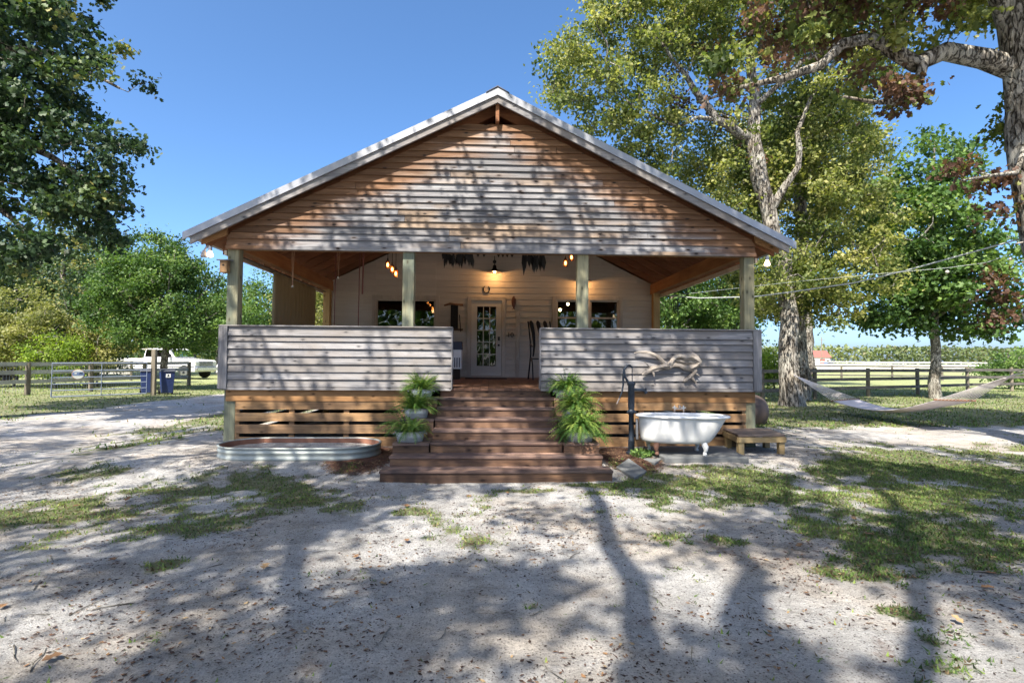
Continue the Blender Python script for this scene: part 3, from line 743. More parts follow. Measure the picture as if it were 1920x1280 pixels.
tree('tall airy yellow green tree with bare twisting boughs behind the hammock oak', 'tree', (19.3, 23, 0),
     [[(19.3, 23, -.1, .4), (19.3, 23, 4, .3), (19.0, 23, 7.5, .24), (19.6, 23, 11, .14), (19.8, 23, 15, .05)],
      [(19.1, 23, 6.6, .16), (17.3, 22.6, 8.2, .12), (15.8, 22.4, 10.6, .07), (14.8, 22.4, 13, .03)], [(19.1, 23, 7.6, .16), (20.8, 22.6, 9.4, .11), (22.8, 22.4, 11.4, .04)],
      [(17.4, 22.6, 8.1, .08), (16.2, 22.4, 8.4, .07), (14.6, 22.4, 8.9, .03)], [(19.6, 23, 10.6, .09), (18.2, 22.8, 12.6, .06), (17.2, 22.6, 15, .03)]],
     [(16.0, 22.6, 13.2, 3.2, 2.6, 2.6), (19.8, 23, 14, 3.4, 2.8, 2.4), (22.2, 22.6, 11.4, 2.6, 2.2, 2.2), (14.8, 22.6, 9.4, 2.4, 2, 1.8), (17.8, 23, 16, 2.4, 2, 1.3)],
     330, 110, .18, L_YEL, name='tree', csize=.8, tintc=.55, shell=.1)
bush('small bright lime shrub by the fence behind the oak trunk', 'shrub', 15.3, 19.5, 2.7, 1.3, L_BRIGHT, 60, 90, .13, tintc=.6)
bush('green shrub at the right end of the paddock fence', 'shrub', 32.5, 23.5, 2.6, 1.5, L_GREEN, 50, 80, .16, tintc=.6)

# ---- shade trees behind the camera (out of view, they cast the dappled shade)
GAPG = [(2.35, -6.1, .7, .6), (1.0, -5.9, .25, .4), (-.1, -4.2, .45, .45), (-1.3, -4.7, .6, .3), (-.6, -3.4, .7, .35), (.9, -4.9, .4, .5), (-2.4, -6.2, .5, .3), (.6, -2.9, .7, .3), (-3.2, -5.7, .8, .1), (-5.4, -3.3, 1.2, .15), (4.4, -3.0, 1.0, .4), (3.1, -2.2, .6, .2), (-4.5, -1.9, .7, .2), (-8, .5, 1.5, .5), (-9, 4, 1.5, .4), (0.2, -6.3, .3, .3)]
GAPF = [(-2.7, 1.5, .7, .35), (-1.15, 1.8, .25, .2), (-3.95, 1.35, .25, .3), (1.75, 1.55, .5, .4), (3.1, 1.35, .6, .35), (-2.3, 4.1, .35, .35), (-3.2, 3.7, .4, .1), (-1.4, 4.8, .25, .3), (1.25, 4.4, .35, .4), (2.1, 4.1, .3, .25), (3.0, 3.65, .4, .05), (-.2, .7, .5, .15)]
def shade_keep(C):
    dd = C[:, 1] + 9.4
    lim = 1.62 + .80 * np.maximum(dd, 0) + 1.6
    k = C[:, 2] > lim
    # gaps in the canopy: where the photograph shows sun on the yard and on the front of the house
    t = C[:, 2] / -sd.z; gx, gy = C[:, 0] + sd.x * t, C[:, 1] + sd.y * t
    t2 = (-.1 - C[:, 1]) / sd.y; fx, fz = C[:, 0] + sd.x * t2, C[:, 2] + sd.z * t2
    for (a, b, ra, rb) in GAPG: k &= ~((np.hypot((gx - a) / (ra + .30), (gy - b) / (rb + .30)) < 1) & (fz < .3))
    for (a, b, ra, rb) in GAPF: k &= ~(np.hypot((fx - a) / (ra + .30), (fz - b) / (rb + .30)) < 1)
    return k
tree('oak standing behind the camera that casts dappled shade on the yard', 'tree', (-1.95, -13.2, 0),
     [[(-1.95, -13.2, -.1, .32), (-1.95, -13.2, 2, .26), (-1.95, -13.2, 6, .24), (-1.95, -13.2, 10, .20), (-2.1, -13, 13, .05)],
      [(-2, -13.1, 7, .12), (0, -11.5, 8.5, .09), (1.5, -9.5, 9.5, .07), (2.5, -6.5, 10.4, .05), (3, -4, 10.6, .03)], [(-2, -13.1, 7.4, .12), (-4.5, -11.5, 9, .09), (-6, -9.0, 10, .06), (-7, -5, 10.6, .03)], [(-2, -13.1, 8, .14), (-2.2, -10.5, 9.8, .10), (-2.4, -7, 10.6, .07), (-2.4, -4, 10.8, .03)],
      [(-2.1, -13, 9, .1), (-.5, -15, 10, .07), (.8, -16.5, 10.6, .03)]],
     [(-2, -10.6, 10.4, 5.2, 4.2, 1.8), (2.4, -11.5, 9.6, 3.2, 3.2, 1.6), (-6.5, -10.8, 10.2, 3.4, 3.6, 1.7), (-3, -14.6, 9.6, 4, 2.4, 1.6), (-2.2, -5.2, 10.8, 5.6, 2.8, 1.2), (3.2, -5.4, 10.6, 2.6, 2.6, 1.1), (-7.2, -5.5, 10.8, 2.6, 2.6, 1.2)],
     400, 150, .16, L_OAKR, csize=.60, keep=shade_keep, shell=.05)
tree('wide oak behind the camera to the left, shading the drive', 'tree', (-12, -9, 0),
     [[(-12, -9, -.1, .5), (-12, -9, 3, .4), (-11.9, -9, 7, .3), (-11.6, -9, 12, .08)],
      [(-11.9, -9, 6, .16), (-9, -7.5, 8, .12), (-6.5, -6, 9, .05)], [(-11.9, -9, 6.5, .16), (-14, -6.5, 8, .12), (-15, -4, 9, .05)], [(-11.9, -9, 7, .14), (-10, -12, 8.5, .1), (-8, -14, 9.5, .04)]],
     [(-10.5, -7.8, 10, 4.8, 4.2, 1.9), (-15.5, -5.5, 9.6, 4.2, 4.0, 1.8), (-8, -12.5, 9.6, 3.6, 3.4, 1.6)],
     170, 150, .16, L_OAKR, csize=.72, keep=shade_keep, shell=.05)
tree('oak behind the camera to the right, shading the grass', 'tree', (10.6, -12.5, 0),
     [[(10.6, -12.5, -.1, .4), (10.6, -12.5, 3, .3), (10.5, -12.4, 7, .24), (10.3, -12, 11, .07)],
      [(10.5, -12.4, 6, .14), (7, -10.5, 8, .1), (3, -8.5, 9, .04)], [(10.5, -12.4, 6.6, .14), (9, -9.5, 8.4, .1), (9.6, -7, 9.4, .04)]],
     [(5.2, -9.6, 9.6, 3.8, 3.4, 1.5), (9.6, -8.6, 9.4, 3.6, 3.4, 1.6)],
     95, 150, .16, L_OAKR, csize=.7, keep=shade_keep, shell=.05)

# ---- far woods and field edge
def woods():
    n = 26000
    X = rng.uniform(-330, 420, n); Y = 240 + rng.uniform(0, 18, n) + 8 * np.sin(X / 40)
    top = 6.2 + 2.6 * fbm(X, Y * .2, .05, 80, 4) + 1.6 * fbm(X, Y * .3, .3, 85, 2)
    Z = rng.random(n) ** .7 * top
    V, Fs, k = leaf_arrays(np.stack([X, Y, Z], -1), 1.7, T_QUAD, 0, .9)
    t = np.clip(.42 + (fbm(X, Y, .04, 90, 3) - .5) * 1.2 + rng.normal(0, .15, n), 0, 1)
    o = np_obj('woods', V, Fs, L_WOODS, attrs={'tint': np.repeat(t, k), 'brown': np.repeat((rng.random(n) < .15) * .5, k)})
    tag(o, 'distant low belt of green woodland along the horizon', 'woods', kind='stuff')
    n = 9000
    X = rng.uniform(-120, -14, n); Y = 75 + rng.uniform(0, 14, n); top = 8 + 5 * fbm(X, Y, .12, 82, 4)
    Z = rng.random(n) * top
    V, Fs, k = leaf_arrays(np.stack([X, Y, Z], -1), 1.1, T_QUAD, 0, .3)
    o = np_obj('woods', V, Fs, L_DARK, attrs={'tint': np.repeat(np.clip(rng.normal(.75, .2, n), 0, 1), k), 'brown': np.zeros(n * k)})
    tag(o, 'dark wood closing the view behind the left paddock', 'woods', kind='stuff')
    n = 9000
    X = rng.uniform(-60, 60, n); Y = -42 - rng.uniform(0, 10, n); top = 7 + 6 * fbm(X, Y, .12, 84, 4)
    Z = rng.random(n) * top
    V, Fs, k = leaf_arrays(np.stack([X, Y, Z], -1), 1.2, T_QUAD, 0, .3)
    o = np_obj('woods', V, Fs, L_GREEN, attrs={'tint': np.repeat(np.clip(rng.normal(.5, .2, n), 0, 1), k), 'brown': np.zeros(n * k)})
    tag(o, 'wood on the far side of the yard behind the camera', 'woods', kind='stuff')
woods()
#ENDFOLIAGE


# ================================================================== HOUSE
SL = .495
ZD, ZG, ZRT, ZRB = 1.1208, 3.464, 2.149, 1.103
def zt(x): return 6.26 - SL * abs(x)
house = empty('house', (0, 0, 0), 'wooden farmhouse with a deep front porch under a wide metal gable roof', 'house')
YW = 5.71

# ---- roof
mb = MB()
for s in (-1, 1):
    mb.prism([(0, -.19, zt(0) - .05), (s * 5.12, -.19, zt(5.12) - .05), (s * 5.12, -.19, zt(5.12) - .08), (0, -.19, zt(0) - .08)][::s], (0, 16.7, 0))
roof = mb.build('roof', M_raft, house)
for s in (-1, 1):
    mb = MB(); mb.prism([(0, -.255, zt(0)), (s * 5.19, -.255, zt(5.19)), (s * 5.19, -.255, zt(5.19) - .125), (0, -.255, zt(0) - .125)][::s], (0, .03, 0))
    mb.build('rake_trim', M_galv, roof)
    mb = MB(); mb.prism([(0, -.225, zt(0) - .128), (s * 5.08, -.225, zt(5.08) - .128), (s * 5.08, -.225, zt(5.08) - .245), (0, -.225, zt(0) - .245)][::s], (0, .04, 0))
    mb.build('fascia_board', M_grey, roof)
    for k in range(18):
        y0 = -.222 + .93 * k
        mb = MB(); z = .002 * (k % 2)
        mb.prism([(s * .03, y0, zt(.03) - .045 + z), (s * 5.2, y0, zt(5.2) - .045 + z), (s * 5.2, y0, zt(5.2) - .02 + z), (s * .03, y0, zt(.03) - .02 + z)][::s], (0, .925, 0))
        for q in range(4):
            yy = y0 + .06 + q * .23
            mb.prism([(s * .1, yy, zt(.1) - .0195), (s * 5.2, yy, zt(5.2) - .0195), (s * 5.2, yy, zt(5.2) + .004), (s * .1, yy, zt(.1) + .004)][::s], (0, .035, 0))
        mb.build('metal_panel', M_galv, roof)
    for k in range(27):
        y0 = .22 + .61 * k
        if y0 > 5.9:
            a, b = 4.4, 5.05
        else: a, b = .03, 5.05
        mb = MB(); mb.prism([(s * a, y0, zt(a) - .082), (s * b, y0, zt(b) - .082), (s * b, y0, zt(b) - .235), (s * a, y0, zt(a) - .255)][::s], (0, .04, 0))
        mb.build('rafter', M_raft, roof)
    mb = MB(); mb.prism([(s * 4.575, -.03, zt(4.575) - .082), (s * 5.0, -.03, zt(5.0) - .082), (s * 5.0, -.03, zt(5) - .25), (s * 4.575, -.03, zt(4.575) - .285)][::s], (0, .04, 0))
    mb.build('rafter_tail', M_orange, roof)
mb = MB(); mb.prism([(-.2, -.27, zt(.2) + .012), (0, -.27, zt(0) + .03), (.2, -.27, zt(.2) + .012), (.2, -.27, zt(.2) + .002), (0, -.27, zt(0) + .012), (-.2, -.27, zt(.2) + .002)][::-1], (0, 16.8, 0))
mb.build('ridge_cap', M_ridge, roof)
MB().box(-.03, .03, -.16, 5.7, 5.72, 6.12).build('ridge_beam', M_raft, roof)

# ---- front gable with single boards
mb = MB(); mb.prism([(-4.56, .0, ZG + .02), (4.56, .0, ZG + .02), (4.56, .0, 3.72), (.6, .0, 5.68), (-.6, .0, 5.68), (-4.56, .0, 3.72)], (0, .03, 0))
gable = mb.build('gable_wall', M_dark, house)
MB().box(-4.57, 4.57, -.085, -.003, ZG - .008, ZG + .052).build('sill_board', M_gable, gable, bevel=.004)
z = ZG + .056; row = 0
while z < 5.66:
    h = rnd.uniform(.103, .124); z1 = min(z + h, 5.72)
    xm = lambda zz: min(4.57, (5.985 - zz) / SL)
    cuts = [-1e3] + sorted(rnd.sample([-2.3, -1.5, -.7, .35, 1.1, 1.9, 2.7], rnd.choice([1, 1, 2])) if row not in (3, 12) else []) + [1e3]
    cuts = [c + rnd.uniform(-.2, .2) if abs(c) < 100 else c for c in cuts]
    dz = rnd.uniform(-.002, .002)
    for a, b in zip(cuts[:-1], cuts[1:]):
        xb0, xb1 = max(a + .0028, -xm(z)), min(b - .0028, xm(z)); xt0, xt1 = max(a + .0028, -xm(z1)), min(b - .0028, xm(z1))
        if xb1 - xb0 < .06 or xt1 - xt0 < .02: continue
        pr = rnd.uniform(0, .006)
        MB().hexa([(xb0, -.054 - pr, z + dz), (xb1, -.054 - pr, z + dz), (xb1, -.005, z + dz), (xb0, -.005, z + dz),
                   (xt0, -.020 - pr, z1 + .004), (xt1, -.020 - pr, z1 + .004), (xt1, -.005, z1 + .004), (xt0, -.005, z1 + .004)]).build('plank', M_gable, gable)
    z = z1; row += 1

# ---- posts, beams, deck
posts = [(-4.57, -4.385), (-1.61, -1.415), (1.42, 1.615), (4.385, 4.57)]
for i, (a, b) in enumerate(posts):
    MB().box(a, b, .0, .185, -.1 if i in (0, 3) else ZD, ZG + .02).build('porch_post', M_post, house, bevel=.008)
for s in (-1, 1):
    x0, x1 = sorted((s * 4.39, s * 4.565))
    MB().box(x0, x1, 5.32, 5.5, -.1, ZG + .01).build('porch_post', M_orangeZ, house, bevel=.008)
    MB().box(x0 + .01, x1 - .01, .19, 5.68, ZG + .012, 3.745).build('side_beam', M_beam, house, bevel=.005)
    MB().box(*sorted((s * 4.60, s * 4.64)), .03, 5.65, 3.37, 3.45).build('curtain_rail_board', M_trim, house)
MB().box(-4.38, 4.38, .035, .18, ZG + .012, 3.70).build('header_beam', M_orange, house)
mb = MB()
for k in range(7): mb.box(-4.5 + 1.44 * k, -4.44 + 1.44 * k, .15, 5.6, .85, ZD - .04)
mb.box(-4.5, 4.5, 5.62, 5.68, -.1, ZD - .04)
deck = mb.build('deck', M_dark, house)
w = .1385; n = 66; me = None
for k in range(n):
    x = -4.55 + k * w
    if me is None: me = MB().box(.002, w - .003, -.06, 5.70, ZD - .035, ZD).mesh('plank', M_deck)
    link('plank', me, None, deck, (x + .0, 0, rnd.uniform(-.0015, .0015)))
# band joist + skirting boards
for s in (-1, 1):
    xa, xb = (-4.53, -1.49) if s < 0 else (1.51, 4.55)
    MB().box(xa, xb, -.032, -.002, .893, ZD - .04).build('band_board', M_orange, house, bevel=.004)
    sk = MB().box(xa + .05, xb - .05, .052, .06, .80, .885).build('skirting', M_skirt, house)
    for k in range(4):
        x = (xa + .17 if s < 0 else xb - .17) + (-s) * .915 * k
        MB().box(x - .045, x + .045, .01, .05, -.05, .89).build('stud', M_skirt, sk)
    for (z0, z1) in ((.752, .888), (.555, .695), (.352, .500), (.13, .292)):
        MB().box(*((xa + .16, xb) if s < 0 else (xa, xb - .16)), -.020 - rnd.uniform(0, .006), .008, z0 + rnd.uniform(-.004, .004), z1).build('plank', M_skirt, sk, bevel=.003)
for s in (-1, 1):   # closed side skirts and side railings
    x0, x1 = sorted((s * 4.50, s * 4.53))
    sk = MB().box(x0, x1, .2, 5.3, 1.0, ZD - .045).build('skirting', M_skirt, house)
    for (z0, z1) in ((.752, .93), (.555, .695), (.352, .500), (.08, .292)): MB().box(*sorted((s * 4.50, s * 4.54)), .2, 5.3, z0, z1).build('plank', M_greyY, sk)
    rl = MB().box(*sorted((s * 4.56, s * 4.585)), -.05, 5.6, 1.12, 2.13).build('railing', M_greyY, house)
    for k in range(8): MB().box(*sorted((s * 4.588, s * 4.61)), -.04, 5.6, 1.105 + k * .131, 1.228 + k * .131).build('plank', M_greyY, rl)
# front railings
for (a, b) in ((-4.63, -.735), (.762, 4.63)):
    mb = MB().box(a + .03, b - .03, -.062, -.04, 1.12, 2.14)
    mb.box(a + .1, b - .002, -.06, .10, ZRT - .04, ZRT - .002)
    rl = mb.build('railing', M_grey, house)
    MB().box(a, b, -.128, .115, ZRT, ZRT + .022).build('cap_board', M_grey, rl, bevel=.003)
    out = a if a < -1 else b; s = -1 if a < -1 else 1
    MB().box(*sorted((out, out - s * .145)), -.125, -.062, ZRB, ZRT - .002).build('corner_board', M_greyZ, rl, bevel=.004)
    inn = b if s < 0 else a
    MB().box(*sorted((inn, inn + s * .016)), -.11, .11, ZRB, ZRT - .002).build('end_board', M_greyZ, rl)
    z1 = ZRT - .003
    for h in (.155, .090, .125, .128, .130, .132, .125, .125):
        z0 = z1 - h; dz = rnd.uniform(-.001, .001); pr = rnd.uniform(0, .004)
        xa, xb = (a + .148, b - .018) if s < 0 else (a + .018, b - .148)
        MB().hexa([(xa, -.108 - pr, z0 + .005 + dz), (xb, -.108 - pr, z0 + .005 + dz), (xb, -.065, z0 + .002 + dz), (xa, -.065, z0 + .002 + dz),
                   (xa, -.080 - pr, z1 - .004), (xb, -.080 - pr, z1 - .004), (xb, -.065, z1 - .004), (xa, -.065, z1 - .004)]).build('plank', M_grey, rl)
        z1 = z0
    MB().box(a + .02, b - .02, -.104, -.05, ZRB - .016, z1).build('bottom_trim', M_grey, rl)

# ---- steps
RZ = (ZD - .15) / 7
sy = [-.05 - .3006 * j for j in range(8)]; sz = [ZD - RZ * j for j in range(8)]
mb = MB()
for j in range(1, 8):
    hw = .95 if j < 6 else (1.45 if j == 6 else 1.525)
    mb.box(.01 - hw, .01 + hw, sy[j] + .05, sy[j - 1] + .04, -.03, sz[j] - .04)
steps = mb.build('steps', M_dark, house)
for j in range(0, 8):
    hw = .955 if j < 6 else (1.475 if j == 6 else 1.55)
    zb = sz[j + 1] if j < 7 else -.02
    ztop = sz[j] - .038
    MB().box(.01 - hw + .01, .01 + hw - .01, sy[j] + .018, sy[j] + .045, zb, ztop).build('riser', M_stair, steps)
    if j:
        d = sy[j - 1] + .016 - sy[j]
        MB().box(.01 - hw, .01 + hw, sy[j], sy[j] + d * .48, sz[j] - .036, sz[j] + rnd.uniform(-.002, .002)).build('tread', M_tread, steps, bevel=.006)
        MB().box(.01 - hw, .01 + hw, sy[j] + d * .5, sy[j] + d, sz[j] - .036, sz[j] + rnd.uniform(-.002, .002)).build('tread', M_tread, steps, bevel=.004)
for s in (-1, 1):
    for (j, jb) in ((5, 3), (3, 1), (1, 0)):
        x0, x1 = sorted((.01 + s * .958, .01 + s * 1.478)); y0 = sy[j] - .045; y1 = sy[jb] - (.045 if jb else -.0)
        zb = sz[6] if j == 5 else .1
        led = MB().box(x0 + .012, x1 - .012, y0 + .035, y1 - .004, zb, sz[j] - .04).build('ledge', M_stair, steps)
        MB().box(x0 + .006, x1 - .006, y0 + .01, y0 + .033, sz[j + 1] - .02 if j == 5 else zb, sz[j] - .04).build('front_board', M_stair, steps)
        n = max(1, int((y1 - y0) / .14)); dd = (y1 - y0) / n
        for k in range(n): MB().box(x0, x1, y0 + k * dd + .003, y0 + (k + 1) * dd - .002, sz[j] - .037, sz[j] + .001 * (k % 2)).build('tread', M_tread, steps, bevel=.004)

# ---- house wall with openings
OP = [(-3.24, -1.60, 1.95, 3.27), (-.72, .33, ZD, 3.34), (1.75, 3.52, 1.95, 3.30)]
def wall_pieces(x0, x1, z0, z1):
    """rectangles of [x0,x1]x[z0,z1] minus the openings"""
    segs = []; x = x0
    for (a, b, c, d) in OP:
        if a >= x1 or b <= x: continue
        if a > x: segs.append((x, a, z0, z1))
        aa, bb = max(a, x0), min(b, x1)
        if z0 < c: segs.append((aa, bb, z0, min(z1, c)))
        if z1 > d: segs.append((aa, bb, max(z0, d), z1))
        x = bb
    if x < x1: segs.append((x, x1, z0, z1))
    return [q for q in segs if q[3] - q[2] > .008 and q[1] - q[0] > .01]
mb = MB()
for (a, b, c, d) in wall_pieces(-4.55, 4.55, .2, 3.4): mb.box(a, b, YW + .03, YW + .15, c, d)
mb.prism([(-4.55, YW + .03, 3.4), (4.55, YW + .03, 3.4), (4.55, YW + .03, 3.72), (0, YW + .03, 5.97), (-4.55, YW + .03, 3.72)], (0, .12, 0))
for s in (-1, 1): mb.box(*sorted((s * 4.42, s * 4.55)), YW + .16, 16, .2, 3.75)
mb.box(-4.55, 4.55, 15.9, 16, .2, 3.75)
wall = mb.build('wall', M_siding, house)
z = ZD + .02; r = 0
while z < 5.0:
    h = .166; z1 = z + h
    if z1 < 3.72: cuts = []
    xm = min(4.55, (5.96 - z1) / SL) if z1 > 3.75 else 4.55
    js = sorted(rnd.sample([-3.6, -2.2, -1.0, .45, 1.3, 2.4, 3.2], 2)); xs_ = [-xm] + [j for j in js if abs(j) < xm - .2] + [xm]
    for a, b in zip(xs_[:-1], xs_[1:]):
        for (p, q, c, d) in wall_pieces(a, b, z, z1):
            MB().hexa([(p + .001, YW - .004, c), (q - .001, YW - .004, c), (q - .001, YW + .029, c), (p + .001, YW + .029, c),
                       (p + .001, YW + .014, d - .002), (q - .001, YW + .014, d - .002), (q - .001, YW + .029, d - .002), (p + .001, YW + .029, d - .002)]).build('plank', M_siding, wall)
    z = z1
for s in (-1, 1): MB().box(*sorted((s * 4.45, s * 4.57)), YW - .02, YW + .02, ZD, 3.74).build('corner_trim', M_trim, wall)
MB().box(.62, .73, YW - .03, YW - .006, ZD + .02, 2.98).build('trim_board', M_trim, wall)
# dark rooms behind the glass
M_room = simple('dim_room', (.06, .045, .035), .9)
mb = MB(); mb.box(-4.3, 4.3, 9.6, 9.7, ZD, 3.6); mb.box(-4.3, 4.3, YW + .2, 9.6, 3.6, 3.66); mb.box(-4.3, 4.3, YW + .2, 9.6, ZD - .05, ZD)
mb.build('interior', M_room, house)

def window(x0, x1, z0, z1, mull, rail):
    mb = MB(); t_ = .105; yo = YW - .028
    mb.box(x0 - t_, x0, yo, YW + .03, z0 - t_, z1 + t_); mb.box(x1, x1 + t_, yo, YW + .03, z0 - t_, z1 + t_)
    mb.box(x0, x1, yo, YW + .03, z1, z1 + t_); mb.box(x0 - .02, x1 + .02, yo - .03, YW + .03, z0 - t_, z0)
    mb.box(mull - .075, mull + .075, yo + .006, YW + .06, z0, z1)
    wn_ = mb.build('window', M_trim, house, bevel=.004)
    for (a, b) in ((x0, mull - .075), (mull + .075, x1)):
        mb = MB(); f = .05; y0, y1 = YW + .01, YW + .05
        mb.box(a, a + f, y0, y1, z0, z1); mb.box(b - f, b, y0, y1, z0, z1); mb.box(a + f, b - f, y0, y1, z1 - f, z1); mb.box(a + f, b - f, y0, y1, z0, z0 + f)
        if rail: mb.box(a + f, b - f, y0 - .01, y1, rail - .02, rail + .02)
        mb.build('sash', M_trim, wn_)
        if rail:
            MB().box(a + f - .005, b - f + .005, YW + .027, YW + .031, rail + .018, z1 - f + .005).build('pane', M_glass, wn_)
            MB().box(a + f - .005, b - f + .005, YW + .037, YW + .041, z0 + f - .005, rail - .018).build('pane', M_glass, wn_)
        else: MB().box(a + f - .005, b - f + .005, YW + .03, YW + .034, z0 + f - .005, z1 - f + .005).build('pane', M_glass, wn_)
        # roller curtain remains inside: dark drape edge
    return wn_
window(-3.24, -1.60, 1.95, 3.27, -2.36, None)
window(1.75, 3.52, 1.95, 3.30, 2.62, 2.80)
# door
mb = MB(); yo = YW - .03
mb.box(-.725, -.62, yo, YW + .05, ZD, 3.36); mb.box(.235, .335, yo, YW + .05, ZD, 3.36); mb.box(-.62, .235, yo, YW + .05, 3.26, 3.36)
mb.box(-.62, .235, yo - .03, YW + .05, ZD + .002, ZD + .045)
frame = mb.build('door_frame', M_trim, house, bevel=.004)
GX0, GX1, GZ0, GZ1 = -.455, .075, 1.44, 3.09
mb = MB(); y0, y1 = YW + .005, YW + .045
mb.box(-.615, GX0, y0, y1, 1.17, 3.255); mb.box(GX1, .23, y0, y1, 1.17, 3.255); mb.box(GX0, GX1, y0, y1, GZ1, 3.255); mb.box(GX0, GX1, y0, y1, 1.17, GZ0)
door = mb.build('door', M_door, house, bevel=.003)
mb = MB()
for k in (1, 2): x = GX0 + (GX1 - GX0) * k / 3; mb.box(x - .011, x + .011, y0 + .004, y1 - .004, GZ0, GZ1)
for k in range(1, 5): zz = GZ0 + (GZ1 - GZ0) * k / 5; mb.box(GX0, GX1, y0 + .006, y1 - .006, zz - .011, zz + .011)
mb.build('glazing_bar', M_door, door)
for i in range(3):
    for k in range(5):
        a, b = GX0 + (GX1 - GX0) * i / 3 + .011, GX0 + (GX1 - GX0) * (i + 1) / 3 - .011
        c, d = GZ0 + (GZ1 - GZ0) * k / 5 + .011, GZ0 + (GZ1 - GZ0) * (k + 1) / 5 - .011
        tl = rnd.uniform(-.0015, .0015)
        MB().hexa([(a, YW + .02 + tl, c), (b, YW + .02 - tl, c), (b, YW + .025 - tl, c), (a, YW + .025 + tl, c), (a, YW + .02 - tl, d), (b, YW + .02 + tl, d), (b, YW + .025 + tl, d), (a, YW + .025 - tl, d)]).build('pane', M_glass, door)
MB().lathe([(.03, 0), (.034, .004), (.034, .012), (.02, .016)], (0, 0, 0), 16)
for zz, nm in ((2.20, 'deadbolt'), (2.02, 'door_handle')):
    mb = MB(); mb.tube([(.155, YW + .006, zz), (.155, YW - .02, zz)], [.032, .03], 14)
    if nm == 'deadbolt': mb.box(.125, .185, YW - .012, YW + .004, zz - .055, zz + .055)
    else: mb.tube([(.155, YW - .02, zz), (.155, YW - .045, zz), (.155, YW - .07, zz)], [.013, .03, .024], 12)
    mb.build(nm, M_black, door, smooth=True)
mb = MB(); mb.box(.325, .335, 0, 0, 0, 0)
# house number 10
def text(name, s, size, mat, loc, rot, parent=None, ext=.004):
    c = bpy.data.curves.new(name, 'FONT'); c.body = s; c.size = size; c.extrude = ext; c.align_x = 'CENTER'; c.align_y = 'CENTER'
    c.materials.append(mat); o = bpy.data.objects.new(name, c); COL.objects.link(o)
    bpy.context.view_layer.update()
    me = bpy.data.meshes.new_from_object(o.evaluated_get(bpy.context.evaluated_depsgraph_get()))
    bpy.data.objects.remove(o); o = bpy.data.objects.new(name, me); COL.objects.link(o)
    if parent: o.parent = parent; loc = Vector(loc) - ORG[parent]
    o.location = loc; o.rotation_euler = rot; return o
text('house_number', '10', .19, M_black, (.475, YW - .012, 2.30), (R(90), 0, 0), house, .005)
MB().box(-.72, .35, 4.55, 5.15, ZD + .003, ZD + .018).build('x', M_blackcl).name = 'door_mat'
dm = bpy.data.objects['door_mat']; tag(dm, 'dark rubber mat lying on the deck in front of the glazed door', 'doormat')

# ================================================================== PORCH THINGS
M_glow = emis('bulb_glow', (1, .50, .16), 9)
M_glowhot = emis('bulb_glow_white', (1, .62, .30), 30)
t = NT('amber_jar_glass')
mx = t.n('MixShader', {0: t.n('Fresnel', {'IOR': 1.45}).outputs[0], 1: t.n('BsdfTransparent', {'Color': (1, .62, .36)}).outputs[0], 2: t.n('BsdfGlossy', {'Color': (1, .8, .6), 'Roughness': .08}).outputs[0]})
t.t.links.new(mx.outputs[0], t.out.inputs[0]); M_jar = t.m
def point(loc, e, col, r=.03, parent=None):
    l = bpy.data.lights.new('bulb_light', 'POINT'); l.energy = e; l.color = col; l.shadow_soft_size = r
    o = bpy.data.objects.new('bulb_light', l); COL.objects.link(o)
    if parent: o.parent = parent; loc = Vector(loc) - ORG[parent]
    o.location = loc; return o
def barn_lamp(x, z, label):
    L = empty('wall_lamp', (x, YW - .02, z), label, 'lamp', 'gooseneck lamps on the porch wall')
    y = 5.42
    MB().lathe([(.185, -.07), (.17, -.055), (.10, -.02), (.055, .03), (.05, .09), (.035, .12), (.0, .125)], (x, y, z), 28).build('lamp_shade', M_black, L, smooth=True)
    MB().tube([(x, y, z + .1), (x, y, z + .3), (x, y + .08, z + .38), (x, y + .2, z + .36), (x, YW - .01, z + .26)], .012, 8).build('arm', M_black, L, smooth=True)
    MB().tube([(x, YW - .03, z + .26), (x, YW - .005, z + .26)], .05, 14).build('wall_plate', M_black, L, smooth=True)
    MB().ball((x, y, z - .06), .033).build('bulb', M_glowhot, L, smooth=True)
    point((x, y, z - .10), 8, (1, .48, .16), .03, L)
barn_lamp(.02, 4.08, 'black gooseneck lamp lit above the glazed front door')
barn_lamp(2.50, 3.86, 'black gooseneck lamp lit above the double hung window, half hidden by a post')
def jar(x, y, z, label):
    L = empty('pendant_light', (x, y, z + .8), label, 'pendant light', 'amber jar lights hanging in the porch')
    MB().lathe([(.040, -.085), (.046, -.075), (.047, .03), (.038, .05), (.036, .07)], (x, y, z), 20).build('jar', M_jar, L, smooth=True)
    MB().lathe([(.039, .055), (.039, .078), (.018, .085), (.014, .13), (.0, .135)], (x, y, z), 16).build('lid', M_black, L, smooth=True)
    MB().tube([(x, y, z + .12), (x, y, zt(x) - .26)], .006, 6).build('cord', M_black, L)
    MB().ball((x, y, z - .01), .022, sc=(1, 1, 1.9)).build('bulb', M_glow, L, smooth=True)
    return L
jar(-2.24, 2.0, 3.59, 'highest of the three amber jar lights beside the left inner post')
jar(-2.15, 2.02, 3.50, 'middle one of the three amber jar lights beside the left inner post')
jar(-2.07, 2.0, 3.41, 'lowest of the three amber jar lights beside the left inner post')
jar(1.49, 2.0, 3.68, 'amber jar light hanging lowest beside the right inner post')
jar(1.62, 2.02, 3.81, 'amber jar light tucked highest behind the gable sill by the right inner post')
point((-2.0, 2.0, 3.3), 4, (1, .5, .2), .1, None).name = 'jar_cluster_glow'

